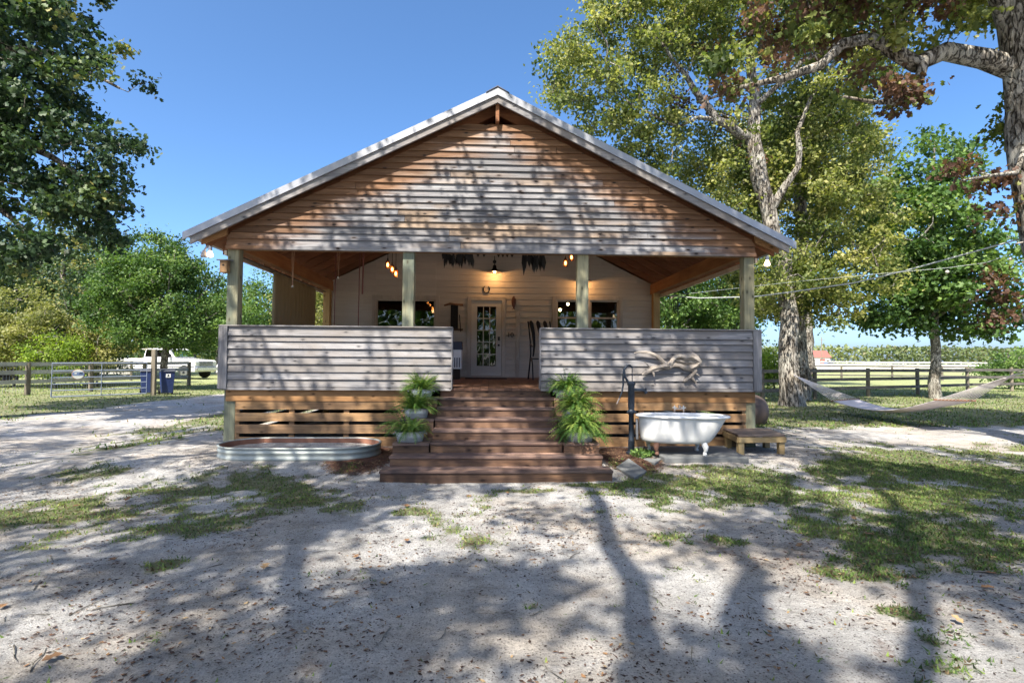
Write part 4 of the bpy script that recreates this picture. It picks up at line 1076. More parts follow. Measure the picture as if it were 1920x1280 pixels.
def flood(x, z, label, two=False):
    L = empty('flood_light', (x, -.12, z + .12), label, 'flood light')
    MB().tube([(x, -.12, z + .12), (x, -.12, z + .05)], .03, 10).build('socket', M_galv, L, smooth=True)
    MB().lathe([(.02, .06), (.035, .02), (.052, -.02), (.045, -.05), (.0, -.062)], (x, -.12, z), 16).build('bulb', emis('flood_glow', (1, .72, .45), 2.6), L, smooth=True)
    if two:
        MB().lathe([(.02, .06), (.032, .03), (.056, -.045), (.05, -.055), (.0, -.056)], (x - .10, -.12, z), 16).build('housing', simple('flood_housing', (.42, .36, .33), .5), L, smooth=True)
        MB().tube([(x - .10, -.12, z + .05), (x - .05, -.12, z + .13), (x, -.12, z + .12)], .016, 8).build('arm', M_galv, L)
flood(-4.80, 3.36, 'twin headed flood light lit under the left roof eave', True)
flood(4.74, 3.34, 'single flood bulb lit under the right roof eave')
# birdhouse
L = empty('birdhouse', (-4.53, 0, 3.1), 'small wooden birdhouse fixed to the left front porch post', 'birdhouse')
MB().box(-4.63, -4.51, -.14, -.02, 3.05, 3.25).build('box', M_skirt, L, bevel=.003)
MB().hexa([(-4.67, -.17, 3.245), (-4.47, -.17, 3.245), (-4.47, .0, 3.265), (-4.67, .0, 3.265), (-4.67, -.17, 3.262), (-4.47, -.17, 3.262), (-4.47, .0, 3.282), (-4.67, .0, 3.282)]).build('lid', M_greyZ, L)
MB().tube([(-4.57, -.142, 3.17), (-4.57, -.139, 3.17)], .018, 12).build('entrance_hole', M_dark, L)
# curtain
def curtain():
    n = 120; m = 12; V = []; 
    for i in range(n + 1):
        f = i / n; y = 1.78 + f * 2.65; x = -4.50 + .055 * math.sin(f * 2 * math.pi * 13 + .8 * math.sin(f * 9)) - .0
        for j in range(m + 1):
            g = j / m; V.append((x + .012 * math.sin(j + i * .3) * g, y + .015 * math.sin(i * .21 + j), 3.36 - g * 2.2))
    idx = np.arange((n + 1) * (m + 1)).reshape(n + 1, m + 1)
    F = np.stack([idx[:-1, :-1], idx[1:, :-1], idx[1:, 1:], idx[:-1, 1:]], -1).reshape(-1, 4)
    root = empty('curtain', (-4.5, 3.1, 3.36), 'long olive tan pleated curtain drawn along the left side of the porch', 'curtain')
    t = NT('curtain_cloth'); d = t.n('BsdfDiffuse', {'Color': (.36, .30, .19)}); tr = t.n('BsdfTranslucent', {'Color': (.40, .33, .18)})
    mx = t.n('MixShader', {0: .35, 1: d.outputs[0], 2: tr.outputs[0]}); t.t.links.new(mx.outputs[0], t.out.inputs[0])
    o = np_obj('cloth', np.array(V), [F], t.m, root, smooth=True)
    sm = o.modifiers.new('thickness', 'SOLIDIFY'); sm.thickness = .006
    MB().tube([(-4.5, .3, 3.40), (-4.5, 5.3, 3.40)], .014, 8).build('rod', M_black, root)
curtain()
# hanging ropes
M_rope = simple('rope', (.30, .17, .10), .9)
M_roped = simple('dark_rope', (.12, .035, .025), .9)
for (x, y, z0, m, r, lab, knob) in ((-3.83, 1.0, 2.99, M_rope, .014, 'looped rope with a white toggle hanging nearest the curtain', 1), (-3.04, 1.0, 2.2, M_roped, .009, 'long thin dark rope reaching below the rail, left of the pair', 0),
                             (-2.98, 1.0, 3.17, M_rope, .009, 'short rope with a white toggle beside the long thin rope', 1), (-2.59, 1.0, 2.2, M_roped, .010, 'long dark red rope hanging between the left window and the jars', 0), (-2.52, 1.0, 2.84, M_roped, .016, 'thick dark red strap ending above the left window', 0)):
    L = empty('hanging_rope', (x, y, zt(x) - .25), lab, 'rope', 'ropes hanging from the porch rafters')
    mb = MB()
    if knob: mb.tube([(x - .02, y, zt(x) - .1), (x - .018, y, (z0 + 4) / 2), (x, y, z0 + .05)], r * .6, 6); mb.tube([(x + .02, y, zt(x) - .1), (x + .018, y, (z0 + 4) / 2), (x, y, z0)], r * .6, 6)
    else: mb.tube([(x + .02, y, zt(x) - .1), (x, y, z0)], r, 6)
    mb.build('cord', m, L)
    if knob: MB().ball((x, y, z0 - .02), .022).build('toggle', M_trim, L, smooth=True)
# hanging dried bundles on a bare branch
def bundle(xa, xb, y, z, length, n, label):
    L = empty('dried_bundle', ((xa + xb) / 2, y, z), label, 'dried bundle', 'dark dried bundles under the porch header')
    mb = MB()
    for i in range(n):
        x = rnd.uniform(xa, xb); yy = y + rnd.uniform(-.08, .08); l = length * rnd.uniform(.5, 1); a = rnd.uniform(0, 3.1); w_ = rnd.uniform(.026, .046)
        c, s_ = math.cos(a) * w_, math.sin(a) * w_; z0 = z + rnd.uniform(-.02, .06); k = len(mb.v); sx = rnd.uniform(-.03, .03)
        mb.v += [(x - c * .4, yy - s_ * .4, z0), (x + c * .4, yy + s_ * .4, z0), (x + c + sx * .5, yy + s_, z0 - l * .45), (x + sx, yy + .02, z0 - l), (x - c + sx * .5, yy - s_, z0 - l * .45), (x + s_ * .4, yy - c * .4 + .012, z0 - l * .4)]
        mb.f += [(k, k + 1, k + 2, k + 5), (k, k + 5, k + 4), (k + 5, k + 2, k + 3), (k + 5, k + 3, k + 4)]
    mb.build('leaves', M_blackcl, L)
    MB().tube([(xa - .02, y, z + .10), (xb + .02, y, z + .12)], .012, 6).build('string', M_blackcl, L)
bundle(-.96, -.44, .6, 3.55, .29, 46, 'wide bundle of black dried leaves hanging left of the door lamp')
bundle(.46, .88, .6, 3.55, .37, 34, 'bundle of black dried leaves with long tips hanging right of the door lamp')
L = empty('bare_branch', (0, .6, 3.7), 'crooked bare branch holding the dried bundles behind the gable sill', 'branch')
MB().tube([(-1.05, .6, 3.72), (-.6, .62, 3.53), (-.45, .6, 3.62), (-.1, .62, 3.74), (.3, .6, 3.72), (.52, .6, 3.66), (.72, .58, 3.52), (.95, .6, 3.70)], [.02, .032, .035, .03, .028, .03, .026, .012], 8, jit=.1).build('stem', M_bark2, L, smooth=True)
MB().tube([(-.62, .6, 3.54), (-.75, .56, 3.50), (-.86, .55, 3.56)], [.022, .018, .008], 6).build('twig', M_bark2, L, smooth=True)
L = empty('bunting', (0, .6, 3.60), 'string of little black triangular pennants between the dried bundles', 'bunting')
MB().tube([(-.45, .62, 3.60), (-.1, .62, 3.58), (.2, .62, 3.585), (.46, .62, 3.60)], .004, 5).build('string', M_blackcl, L)
for x in (-.33, -.22, .05, .13, .21, .30):
    MB().prism([(x - .045, .615, 3.59), (x + .045, .615, 3.59), (x, .615, 3.505)], (0, .004, 0)).build('pennant', M_blackcl, L)
# wall decor
L = empty('yoke_rack', (-1.09, YW, 3.1), 'old wooden rack with a black cloth panel on the wall left of the door', 'wall rack')
MB().tube([(-1.36, YW - .06, 3.10), (-1.2, YW - .08, 3.15), (-1.05, YW - .07, 3.13), (-.84, YW - .06, 3.12)], [.02, .035, .03, .03], 8, jit=.1).build('top_bar', M_stair, L, smooth=True)
MB().box(-1.18, -.98, YW - .05, YW - .02, 2.45, 3.12).build('cloth_panel', M_blackcl, L)
MB().box(-1.20, -.84, YW - .08, YW - .02, 2.42, 2.46).build('bottom_bar', M_stair, L)
MB().tube([(-.94, YW - .05, 2.85), (-.90, YW - .06, 2.38)], .015, 6).build('stick', M_black, L)
MB().hexa([(-1.28, YW - .05, 2.5), (-1.2, YW - .05, 2.5), (-1.2, YW - .03, 2.5), (-1.28, YW - .03, 2.5), (-1.25, YW - .05, 2.72), (-1.2, YW - .05, 2.76), (-1.2, YW - .03, 2.76), (-1.25, YW - .03, 2.72)]).build('paper_tag', M_trim, L)
pts = [(-.20 + .085 * math.sin(a), YW - .02, 3.57 - .10 * math.cos(a)) for a in [R(-150 + 30 * i) for i in range(11)]]
tag(MB().tube(pts, [.010] + [.015] * 9 + [.010], 8).build('horseshoe', M_black, smooth=True), 'dark iron horseshoe nailed above the front door', 'horseshoe')
L = empty('carved_fish', (.56, YW, 3.2), 'rust brown carved fish hanging on the wall right of the door', 'wall ornament')
M_rust = simple('rust_brown', (.10, .045, .035), .8)
MB().lathe([(.0, .20), (.035, .15), (.065, .08), (.06, -.02), (.03, -.12), (.0, -.16)], (.56, YW - .05, 3.2), 12, 1, .5).build('body', M_rust, L, smooth=True)
MB().prism([(.56, YW - .05, 3.09), (.61, YW - .05, 3.0), (.56, YW - .05, 3.03), (.51, YW - .05, 3.0)], (0, .012, 0)).build('tail', M_rust, L)
# tall metal chair beside the door
L = empty('porch_chair', (1.25, 4.5, ZD), 'tall black metal porch chair with a curved back, right of the door', 'chair')
for x in (.95, 1.52):
    MB().tube([(x - .04, 4.75, ZD), (x, 4.62, 1.6), (x + .01, 4.55, 1.78), (x + .0, 4.60, 2.1), (x - .05, 4.78, 2.62)], .020, 8).build('frame', M_black, L, smooth=True)
    MB().tube([(x + .03, 4.05, ZD), (x + .02, 4.12, 1.5), (x + .01, 4.3, 1.66), (x, 4.58, 1.66)], .017, 8).build('leg', M_black, L, smooth=True)
    MB().tube([(x - .01, 4.62, 2.0), (x - .02, 4.3, 2.02), (x + .01, 4.1, 1.95)], .017, 8).build('armrest', M_black, L, smooth=True)
MB().box(.97, 1.50, 4.08, 4.6, 1.63, 1.66).build('seat', M_blackcl, L)
for x in (1.02, 1.20, 1.38):
    MB().tube([(x, 4.58, 1.70), (x + .03, 4.56, 2.0), (x + .01, 4.62, 2.3), (x - .04, 4.76, 2.58), (x - .05, 4.78, 2.63)], [.02, .03, .045, .055, .03], 8).build('back_slat', M_blackcl, L, smooth=True)
# appliance left of the door
M_white = simple('white_enamel', (.72, .72, .70), .35, noise=.04)
M_navy = simple('navy_plastic', (.02, .025, .05), .5)
L = empty('heater', (-1.3, 4.4, ZD), 'white boxy appliance with a navy top and vent slots left of the door', 'appliance')
MB().box(-1.55, -.80, 4.2, 4.65, 1.38, 1.86).build('body', M_white, L, bevel=.01)
MB().box(-1.56, -.79, 4.19, 4.66, 1.862, 2.06).build('top', M_navy, L, bevel=.01)
for k in range(12): MB().box(-1.5 + k * .058, -1.475 + k * .058, 4.19, 4.199, 1.42, 1.66).build('vent_slot', M_navy, L)
MB().box(-1.5, -.84, 4.25, 4.6, ZD, 1.378).build('stand', M_dark, L)
# dreamcatcher-like chime by the right porch opening
L = empty('wind_chime', (4.75, 4.6, 3.3), 'small dark wind chime hanging in the right porch opening', 'wind chime')
MB().tube([(4.75, 4.6, 3.46), (4.75, 4.6, 3.2)], .003, 5).build('cord', M_black, L)
MB().tube([(4.69, 4.6, 3.18), (4.75, 4.6, 3.22), (4.81, 4.6, 3.17), (4.83, 4.6, 3.05), (4.79, 4.6, 2.98)], .012, 6).build('hook', M_black, L, smooth=True)
for k, x in enumerate((4.70, 4.75, 4.80)): MB().tube([(x, 4.6, 3.15), (x + .01, 4.6, 2.88 - .03 * k)], .010, 6).build('chime_bar', M_black, L)
# lit bulbs inside the right hand room
for (x, z, lab) in ((2.41, 3.42, 'upper lit lamp seen inside the double hung window'), (2.16, 3.23, 'lower lit lamp seen inside the double hung window')):
    L = empty('ceiling_lamp', (x, 8, z), lab, 'lamp')
    MB().ball((x, 8, z), .045).build('bulb', M_glowhot, L, smooth=True)
    MB().tube([(x, 8, z + .04), (x, 8, 3.6)], .006, 5).build('cord', M_black, L)

# ================================================================== FERNS
M_tub = simple('galvanised_tub', (.50, .54, .58), .45, .55, noise=.12)
M_soil = simple('potting_soil', (.04, .028, .02), .95)
L_FERN = leafmat('fern_leaf', [(0, (.03, .075, .018)), (.5, (.10, .21, .04)), (1, (.32, .40, .09))], .35)
def fern(x, y, z, tw, th, rr, hh, n, dr, label, brown=.0, lop=0):
    L = empty('potted_fern', (x, y, z), label, 'potted fern', 'ferns in metal tubs on the stair ledges')
    MB().lathe([(tw * .40, 0), (tw * .42, .01), (tw * .455, th * .5), (tw * .462, th * .55), (tw * .455, th * .6), (tw * .49, th * .93), (tw * .515, th * .97), (tw * .50, th), (tw * .47, th * .97), (tw * .45, th * .8), (.0, th * .79)], (x, y, z), 32, 1, .78).build('tub', M_tub, L, smooth=True)
    MB().lathe([(tw * .455, 0), (tw * .45, .01), (0.001, .03)], (x, y, z + th * .78), 24, 1, .78).build('soil', M_soil, L)
    for s in (-1, 1):
        cx = x + s * tw * .50
        MB().tube([(cx, y - .03, z + th * .8), (cx + s * .02, y - .025, z + th * .7), (cx + s * .02, y + .025, z + th * .7), (cx, y + .03, z + th * .8)], .005, 6).build('handle', M_tub, L)
    P = []; TT = []; BB = []
    for i in range(n):
        a = rnd.uniform(0, 2 * math.pi); el = math.acos(rnd.uniform(.05, 1)) ; ln = rr * rnd.uniform(.75, 1.2) * (1 + lop * math.cos(a))
        d = Vector((math.cos(a), math.sin(a) * .85, 0)); steps_ = 15
        p = Vector((x + d.x * tw * .2 * rnd.random(), y + d.y * tw * .2, z + th * .8)); vz = math.cos(el) * hh / rr * 2.2 + .5; sp = math.sin(el) + .25
        tnt = rnd.uniform(.1, .95); bb = 1.0 if rnd.random() < brown else 0
        prev = p.copy(); ds = ln / steps_ * 1.15
        for k in range(steps_):
            v = (d * sp + Vector((0, 0, vz))).normalized(); vz -= dr * .42 * (1 + k * .06); 
            nx_ = prev + v * ds; sd = v.cross(Vector((0, 0, 1))).normalized(); wdt = .036 * math.sin(math.pi * (k + 1.2) / (steps_ + 1.5)) ** .7 * (rr / .35)
            nz = Vector((0, 0, .3))
            for s in (-1, 1):
                tip = prev + v * ds * .75 + sd * (s * wdt) - Vector((0, 0, wdt * .35))
                P.append((tuple(prev), tuple(prev + v * ds * .62), tuple(tip))); TT.append(tnt + rnd.uniform(-.1, .1)); BB.append(bb)
            prev = nx_
    V = np.array(P).reshape(-1, 3); V[:, 2] = np.where(V[:, 2] < z - .10, z - .10 + (V[:, 2] - z + .10) * .3, V[:, 2])
    np_obj('fronds', V, [np.arange(len(V)).reshape(-1, 3)], L_FERN, L, {'tint': np.repeat(np.clip(TT, 0, 1), 3), 'brown': np.repeat(BB, 3)})
fern(-1.25, -1.38, sz[5], .44, .15, .36, .24, 110, .30, 'sprawling yellow green fern in a round tub on the lowest left ledge', .03, -.2)
fern(-1.24, -.80, sz[3], .40, .15, .33, .27, 210, .24, 'dense green fern in a tub on the middle left ledge')
fern(-1.24, -.22, sz[1], .40, .14, .31, .25, 210, .24, 'dense green fern on the top left ledge against the railing')
fern(1.24, -1.38, sz[5], .42, .15, .40, .30, 300, .30, 'largest bushy fern spilling over the lowest right ledge', .02)
fern(1.26, -.80, sz[3], .40, .15, .37, .30, 260, .30, 'yellowing fern with brown fronds on the middle right ledge', .16, .1)
fern(1.20, -.22, sz[1], .40, .14, .33, .28, 240, .28, 'green fern on the top right ledge under the railing end')

# ================================================================== YARD THINGS
# stock tank
def stad(cx, cy, hl, r, n=14):
    P = []
    for i in range(n + 1): a = -math.pi / 2 + math.pi * i / n; P.append((cx + hl + r * math.cos(a), cy + r * math.sin(a)))
    for i in range(n + 1): a = math.pi / 2 + math.pi * i / n; P.append((cx - hl + r * math.cos(a), cy + r * math.sin(a)))
    return P
def rings(prof, outl):
    mb = MB(); k = None
    for off, z in prof:
        P = outl(off); k = len(P); mb.v += [(a, b, z) for a, b in P]
    for i in range(len(prof) - 1):
        for j in range(k): j2 = (j + 1) % k; mb.f.append((i * k + j, i * k + j2, (i + 1) * k + j2, (i + 1) * k + j))
    return mb, k
T0 = .10
L = empty('stock_tank', (-3.04, -.69, T0), 'long oval galvanised stock tank filled with sand below the left railing', 'stock tank')
o_ = lambda off: stad(-3.04, -.69, .66, .56 + off)
mb, k = rings([(0, T0 - .05), (0, T0 + .01), (.014, T0 + .03), (.014, T0 + .05), (0, T0 + .07), (0, T0 + .10), (.012, T0 + .12), (.012, T0 + .135), (0, T0 + .150), (0, T0 + .175), (.016, T0 + .182), (.02, T0 + .196), (.010, T0 + .206), (-.010, T0 + .204), (-.016, T0 + .19)], o_)
mb.build('wall', simple('stock_tank_metal', (.36, .39, .37), .55, .35, noise=.2, scale=3), L, smooth=True)
mb, k = rings([(-.016, T0 + .189), (-.02, T0 + .12), (-.02, T0 + .02)], o_)
mb.build('inner_wall', simple('rusty_inner_wall', (.24, .11, .07), .85, noise=.25, scale=5), L)
V = []; Fc = []
no = 12
Z0 = T0 + .10
outl = stad(-3.04, -.69, .66, .535)
V = []
for i in range(no + 1):
    f = i / no
    for (a, b) in outl: 
        X_, Y_ = -3.04 + (a + 3.04) * f, -.69 + (b + .69) * f; V.append((X_, Y_, Z0 + .05 * (vnoise(np.array([X_]), np.array([Y_]), 5, 5)[0] - .5)))
k = len(outl); idx = np.arange((no + 1) * k).reshape(no + 1, k)
Fq = np.stack([idx[:-1], np.roll(idx[:-1], -1, 1), np.roll(idx[1:], -1, 1), idx[1:]], -1).reshape(-1, 4)
so = np_obj('sand', np.array(V), [Fq[k:]], M_ground, L, {'grass': np.zeros(len(V)), 'mulch': np.zeros(len(V))}, smooth=True)

# claw foot bathtub
def tub():
    cx, cy, zb = 2.90, -1.02, .19
    L = empty('bathtub', (cx, cy, zb), 'white claw foot bathtub standing on the concrete slab below the right railing', 'bathtub')
    M_en = simple('white_tub_enamel', (.78, .79, .80), .22, noise=.03, bump=.02)
    M_ou = simple('white_tub_outside', (.58, .585, .58), .45, noise=.17, scale=3, bump=.06)
    n = 48
    def outline(xl, xr, w, z, p=2.5):
        P = []
        for i in range(n):
            a = 2 * math.pi * i / n; c, s = math.cos(a), math.sin(a)
            xx = (abs(c) ** (2 / p)) * (1 if c > 0 else -1); yy = (abs(s) ** (2 / p)) * (1 if s > 0 else -1)
            mid = xl + (xr - xl) * .5; P.append((mid + xx * (xr - xl) / 2, yy * w / 2, z))
        return P
    def shell(rows):
        mb = MB()
        for r_ in rows: mb.v += outline(*r_)
        for i in range(len(rows) - 1):
            for j in range(n): j2 = (j + 1) % n; mb.f.append((i * n + j, (i + 1) * n + j, (i + 1) * n + j2, i * n + j2))
        return mb
    th = R(-9); ct, st = math.cos(th), math.sin(th)
    def place(mb):
        mb.v = [(cx + v[0] * ct - v[1] * st, cy + v[0] * st + v[1] * ct, zb + v[2] + .02 * 0) for v in mb.v]; return mb
    mb = shell([(-.665, .65, .63, .555, 2.5), (-.66, .615, .625, .50, 2.7), (-.65, .54, .61, .38, 3.0), (-.64, .46, .595, .27, 3.2), (-.635, .42, .58, .22, 3.2), (-.62, .395, .55, .19, 3.0), (-.58, .36, .49, .176, 2.6), (-.3, .1, .12, .172)])
    mb.f.append(tuple(range(len(mb.v) - n, len(mb.v)))); place(mb).build('body', M_ou, L, smooth=True)
    mb = shell([(-.645, .605, .60, .56, 2.3), (-.63, .57, .585, .48), (-.62, .50, .57, .36), (-.59, .40, .52, .25), (-.52, .28, .38, .19), (-.3, .1, .1, .185)])
    mb.f = [f[::-1] for f in mb.f]; mb.f.append(tuple(range(len(mb.v) - 1, len(mb.v) - n - 1, -1))); place(mb).build('basin', M_en, L, smooth=True)
    # rolled rim
    mb = MB(); oc = outline(-.70, .70, .68, .58, 2.3); m = 10
    for i in range(n):
        p = Vector(oc[i]); q = (Vector(oc[(i + 1) % n]) - Vector(oc[i - 1])).normalized(); out = Vector((q.y, -q.x, 0))
        for j in range(m):
            a = 2 * math.pi * j / m; mb.v.append(tuple(p - out * .022 + out * .038 * math.cos(a) + Vector((0, 0, .022 * math.sin(a) - .005))))
    for i in range(n):
        for j in range(m): mb.f.append((i * m + j, ((i + 1) % n) * m + j, ((i + 1) % n) * m + (j + 1) % m, i * m + (j + 1) % m))
    place(mb).build('rim', M_en, L, smooth=True)
    M_rf = simple('rusty_foot', (.16, .08, .055), .8)
    for (x, y, m_) in ((-.40, -.20, M_rf), (.27, -.19, M_ou), (-.46, .19, M_ou), (.24, .19, M_ou)):
        mb = MB(); s = 1 if x > 0 else -1; t_ = 1 if y > 0 else -1
        mb.tube([(x, y, .20), (x + s * .03, y + t_ * .03, .13), (x + s * .03, y + t_ * .035, .08), (x + s * .012, y + t_ * .02, .045), (x + s * .02, y + t_ * .03, .01)], [.045, .045, .028, .022, .034], 10)
        mb.ball((x + s * .02, y + t_ * .03, .022), .031, 10, 6); place(mb).build('foot', m_, L, smooth=True)
    mb = MB().tube([(-.69, .0, .20), (-.69, .0, .52)], .022, 10); place(mb).build('waste_pipe', M_galv, L, smooth=True)
    M_br = simple('tap_metal', (.55, .45, .38), .3, .8)
    f = MB()
    for x in (-.06, .08):
        f.tube([(x, .32, .585), (x, .32, .66)], .013, 8)
    f.tube([(-.06, .32, .655), (.08, .32, .655)], .013, 8); f.tube([(.01, .32, .655), (.01, .32, .71), (.01, .26, .71), (.01, .24, .68)], .012, 8)
    place(f).build('tap', M_br, L, smooth=True)
    for x in (-.06, .08):
        h = MB()
        for a in (0, math.pi / 2): h.tube([(x - .035 * math.cos(a), .315, .675 - .035 * math.sin(a)), (x + .035 * math.cos(a), .315, .675 + .035 * math.sin(a))], .009, 6)
        h.ball((x, .305, .675), .014, 8, 6); place(h).build('tap_handle', M_white, L, smooth=True)
tub()
M_conc = simple('concrete', (.14, .145, .145), .9, noise=.14, scale=6, bump=.3)
tag(MB().prism([(2.50, -1.40, .10), (3.76, -1.42, .10), (3.82, -.42, .12), (2.44, -.45, .12)], (0, 0, .09)).build('concrete_slab', M_conc, bevel=.012), 'grey concrete slab under the claw foot bathtub', 'slab')
tag(MB().prism([(1.73, -1.58, gz(1.8, -1.6) - .03), (1.86, -2.09, gz(1.8, -2) - .02), (2.11, -1.81, gz(2.1, -1.8) - .02), (2.0, -1.24, gz(2, -1.3) - .02)], (0, 0, .055)).build('stepping_stone', M_conc, bevel=.01), 'grey concrete paver beside the bottom step', 'paver', 'loose concrete pavers')
tag(MB().prism([(2.20, -1.06, .095), (2.31, -1.52, .09), (2.50, -1.24, .10), (2.42, -.79, .11)], (0, 0, .045)).build('stepping_stone', M_conc, bevel=.01), 'grey concrete paver near the bathtub slab corner', 'paver', 'loose concrete pavers')
# bench
M_benchtop = wood('bench_top_wood', (.13, .09, .07), (.34, .26, .21), 'X', rough=.8)
L = empty('bench', (4.3, -.4, .1), 'low wooden bench with a weathered plank top at the right porch corner', 'bench')
A, B, C_, D_ = Vector((3.97, .03 - .10, .42)), Vector((4.78, .01, .42)), Vector((4.64, -.83, .42)), Vector((3.85, -.89, .42))
for k in range(5):
    f0, f1 = k / 5 + .006, (k + 1) / 5 - .006
    mb = MB(); mb.prism([tuple(D_.lerp(C_, 0) + (A - D_) * f0), tuple(C_ + (B - C_) * f0), tuple(C_ + (B - C_) * f1), tuple(D_ + (A - D_) * f1)], (0, 0, .032)); mb.build('plank', M_benchtop, L, bevel=.003)
for p, q in ((D_, C_), (A, B), (D_, A), (C_, B)):
    MB().beam(p + Vector((0, 0, -.05)), q + Vector((0, 0, -.05)), .04, .085).build('rail', M_bench, L, bevel=.003)
for p in (D_ + Vector((.05, .05, 0)), C_ + Vector((-.05, .05, 0)), A + Vector((.05, -.06, 0)), B + Vector((-.05, -.06, 0))):
    MB().box(p.x - .045, p.x + .045, p.y - .045, p.y + .045, .06, .415).build('leg', M_bench, L, bevel=.004)
# hand pump
M_pump = simple('blue_black_pump_iron', (.022, .032, .05), .5, .3, noise=.3, scale=14, bump=.3)
PX, PY, PB = 2.17, -.75, gz(2.17, -.75)
L = empty('hand_pump', (PX, PY, PB), 'tall blue black cast iron hand pump beside the bathtub', 'hand pump')
MB().lathe([(.085, 0), (.085, .02), (.055, .05), (.050, .2), (.052, .21), (.043, .23), (.040, .62), (.055, .64), (.062, .66), (.055, .69), (.040, .71)], (PX, PY, PB), 20).build('column', M_pump, L, smooth=True)
MB().lathe([(.045, .71), (.052, .73), (.052, 1.08), (.066, 1.10), (.066, 1.13), (.055, 1.14), (.055, 1.15), (.0, 1.152)], (PX, PY, PB), 20).build('cylinder', M_pump, L, smooth=True)
MB().tube([(PX, PY, PB + 1.02), (PX + .17, PY, PB + 1.015), (PX + .225, PY, PB + 1.0), (PX + .24, PY, PB + .96)], [.026, .024, .026, .028], 12).tube([(PX + .235, PY, PB + .99), (PX + .238, PY, PB + 1.05)], .013, 8).build('spout', M_pump, L, smooth=True)
MB().tube([(PX - .055, PY, PB + .66), (PX - .07, PY, PB + .66)], .02, 8).tube([(PX + .055, PY, PB + .66), (PX + .075, PY, PB + .66)], .02, 8).build('flange_bolt', M_pump, L, smooth=True)
MB().tube([(PX + .015, PY, PB + 1.15), (PX + .015, PY, PB + 1.38)], .008, 8).build('piston_rod', M_pump, L, smooth=True)
MB().tube([(PX - .05, PY, PB + 1.14), (PX - .10, PY, PB + 1.22), (PX - .115, PY, PB + 1.33)], [.02, .018, .016], 8).build('bracket', M_pump, L, smooth=True)
MB().tube([(PX + .02, PY, PB + 1.37), (PX - .02, PY, PB + 1.405), (PX - .07, PY, PB + 1.40), (PX - .115, PY, PB + 1.34), (PX - .13, PY, PB + 1.22), (PX - .13, PY, PB + 1.10), (PX - .15, PY, PB + .98), (PX - .19, PY, PB + .88)], [.014, .018, .02, .02, .017, .015, .013, .012], 10).build('pump_handle', M_pump, L, smooth=True)
MB().tube([(PX - .19, PY, PB + .88), (PX - .235, PY, PB + .79)], [.0125, .010], 10).build('handle_tip', simple('worn_metal', (.30, .26, .24), .5, .5), L, smooth=True)
L = empty('plant', (2.28, -1.02, .12), 'low leafy green plant at the foot of the hand pump', 'plant')
P_ = lobes_points([(2.28, -1.02, .17, .20, .16, .07)], 260, .2)
V, Fs, k = leaf_arrays(P_, .055, T_QUAD, -.4, .8)
np_obj('leaves', V, Fs, L_GREEN, L, {'tint': np.repeat(np.clip(rng.normal(.6, .2, len(P_)), 0, 1), k), 'brown': np.zeros(len(P_) * k)})
mb = MB()
for i in range(9): a = i * .7; mb.tube([(2.28, -1.02, .09), (2.28 + .07 * math.cos(a), -1.02 + .06 * math.sin(a), .14), (2.28 + .15 * math.cos(a), -1.02 + .12 * math.sin(a), .18)], .003, 4)
mb.build('stem', M_bark2, L)
# driftwood
M_drift = wood('driftwood', (.16, .13, .105), (.60, .53, .46), 'X', rough=.85, knots=False)
L = empty('driftwood', (3.0, -.12, 1.5), 'pale twisted driftwood root mounted on the right railing', 'driftwood')
y = -.17
def P3(l, dy=0): return [(a, y + dy + .03 * math.sin(7 * a + 3 * b), b) for a, b in l]
MB().tube(P3([(2.97, 1.52), (3.02, 1.59), (3.10, 1.68), (3.18, 1.70), (3.26, 1.68), (3.36, 1.70), (3.44, 1.65), (3.50, 1.60), (3.46, 1.54), (3.38, 1.50), (3.28, 1.51), (3.16, 1.55), (3.06, 1.55), (2.97, 1.52)]), [.05, .045, .042, .05, .065, .075, .06, .045, .045, .055, .05, .04, .035, .05], 9, jit=.3).build('trunk', M_drift, L, smooth=True)
for nm, l, r_ in (('limb', [(2.38, 1.745), (2.46, 1.765), (2.56, 1.765), (2.66, 1.745), (2.76, 1.70), (2.86, 1.62), (2.97, 1.52)], [.010, .016, .020, .022, .026, .03, .04]),
                  ('limb', [(2.52, 1.775), (2.64, 1.765), (2.78, 1.71), (2.92, 1.58)], [.006, .012, .018, .022]),
                  ('limb', [(2.98, 1.52), (2.88, 1.525), (2.78, 1.50), (2.68, 1.48), (2.62, 1.44), (2.56, 1.40), (2.52, 1.375)], [.05, .045, .04, .045, .04, .028, .014]),
                  ('limb', [(2.66, 1.46), (2.70, 1.40), (2.715, 1.345)], [.03, .02, .008]), ('limb', [(2.66, 1.48), (2.60, 1.55), (2.54, 1.60)], [.02, .01, .004]),
                  ('limb', [(3.42, 1.52), (3.43, 1.46), (3.40, 1.39), (3.34, 1.33), (3.28, 1.28), (3.25, 1.265)], [.04, .038, .036, .036, .03, .015]),
                  ('limb', [(3.38, 1.34), (3.42, 1.29), (3.46, 1.235)], [.028, .02, .014]), ('limb', [(3.42, 1.42), (3.47, 1.39), (3.505, 1.36)], [.018, .012, .006]),
                  ('limb', [(3.10, 1.62), (3.22, 1.60), (3.36, 1.60), (3.46, 1.60)], [.03, .05, .055, .04])):
    MB().tube(P3(l, .01), r_, 8, jit=.18).build(nm, M_drift, L, smooth=True)
# round rusty tank behind the right corner
tag(MB().lathe([(.25, 0), (.42, .03), (.50, .16), (.53, .32), (.51, .50), (.43, .64), (.30, .74), (.14, .78), (.0, .79)], (6.42, 4.2, gz(6.4, 4.2) - .05), 40).build('round_tank', simple('brown_tank_paint', (.075, .052, .043), .6, noise=.12, scale=2), smooth=True),
    'round brown tank standing on the grass behind the right porch corner', 'tank')
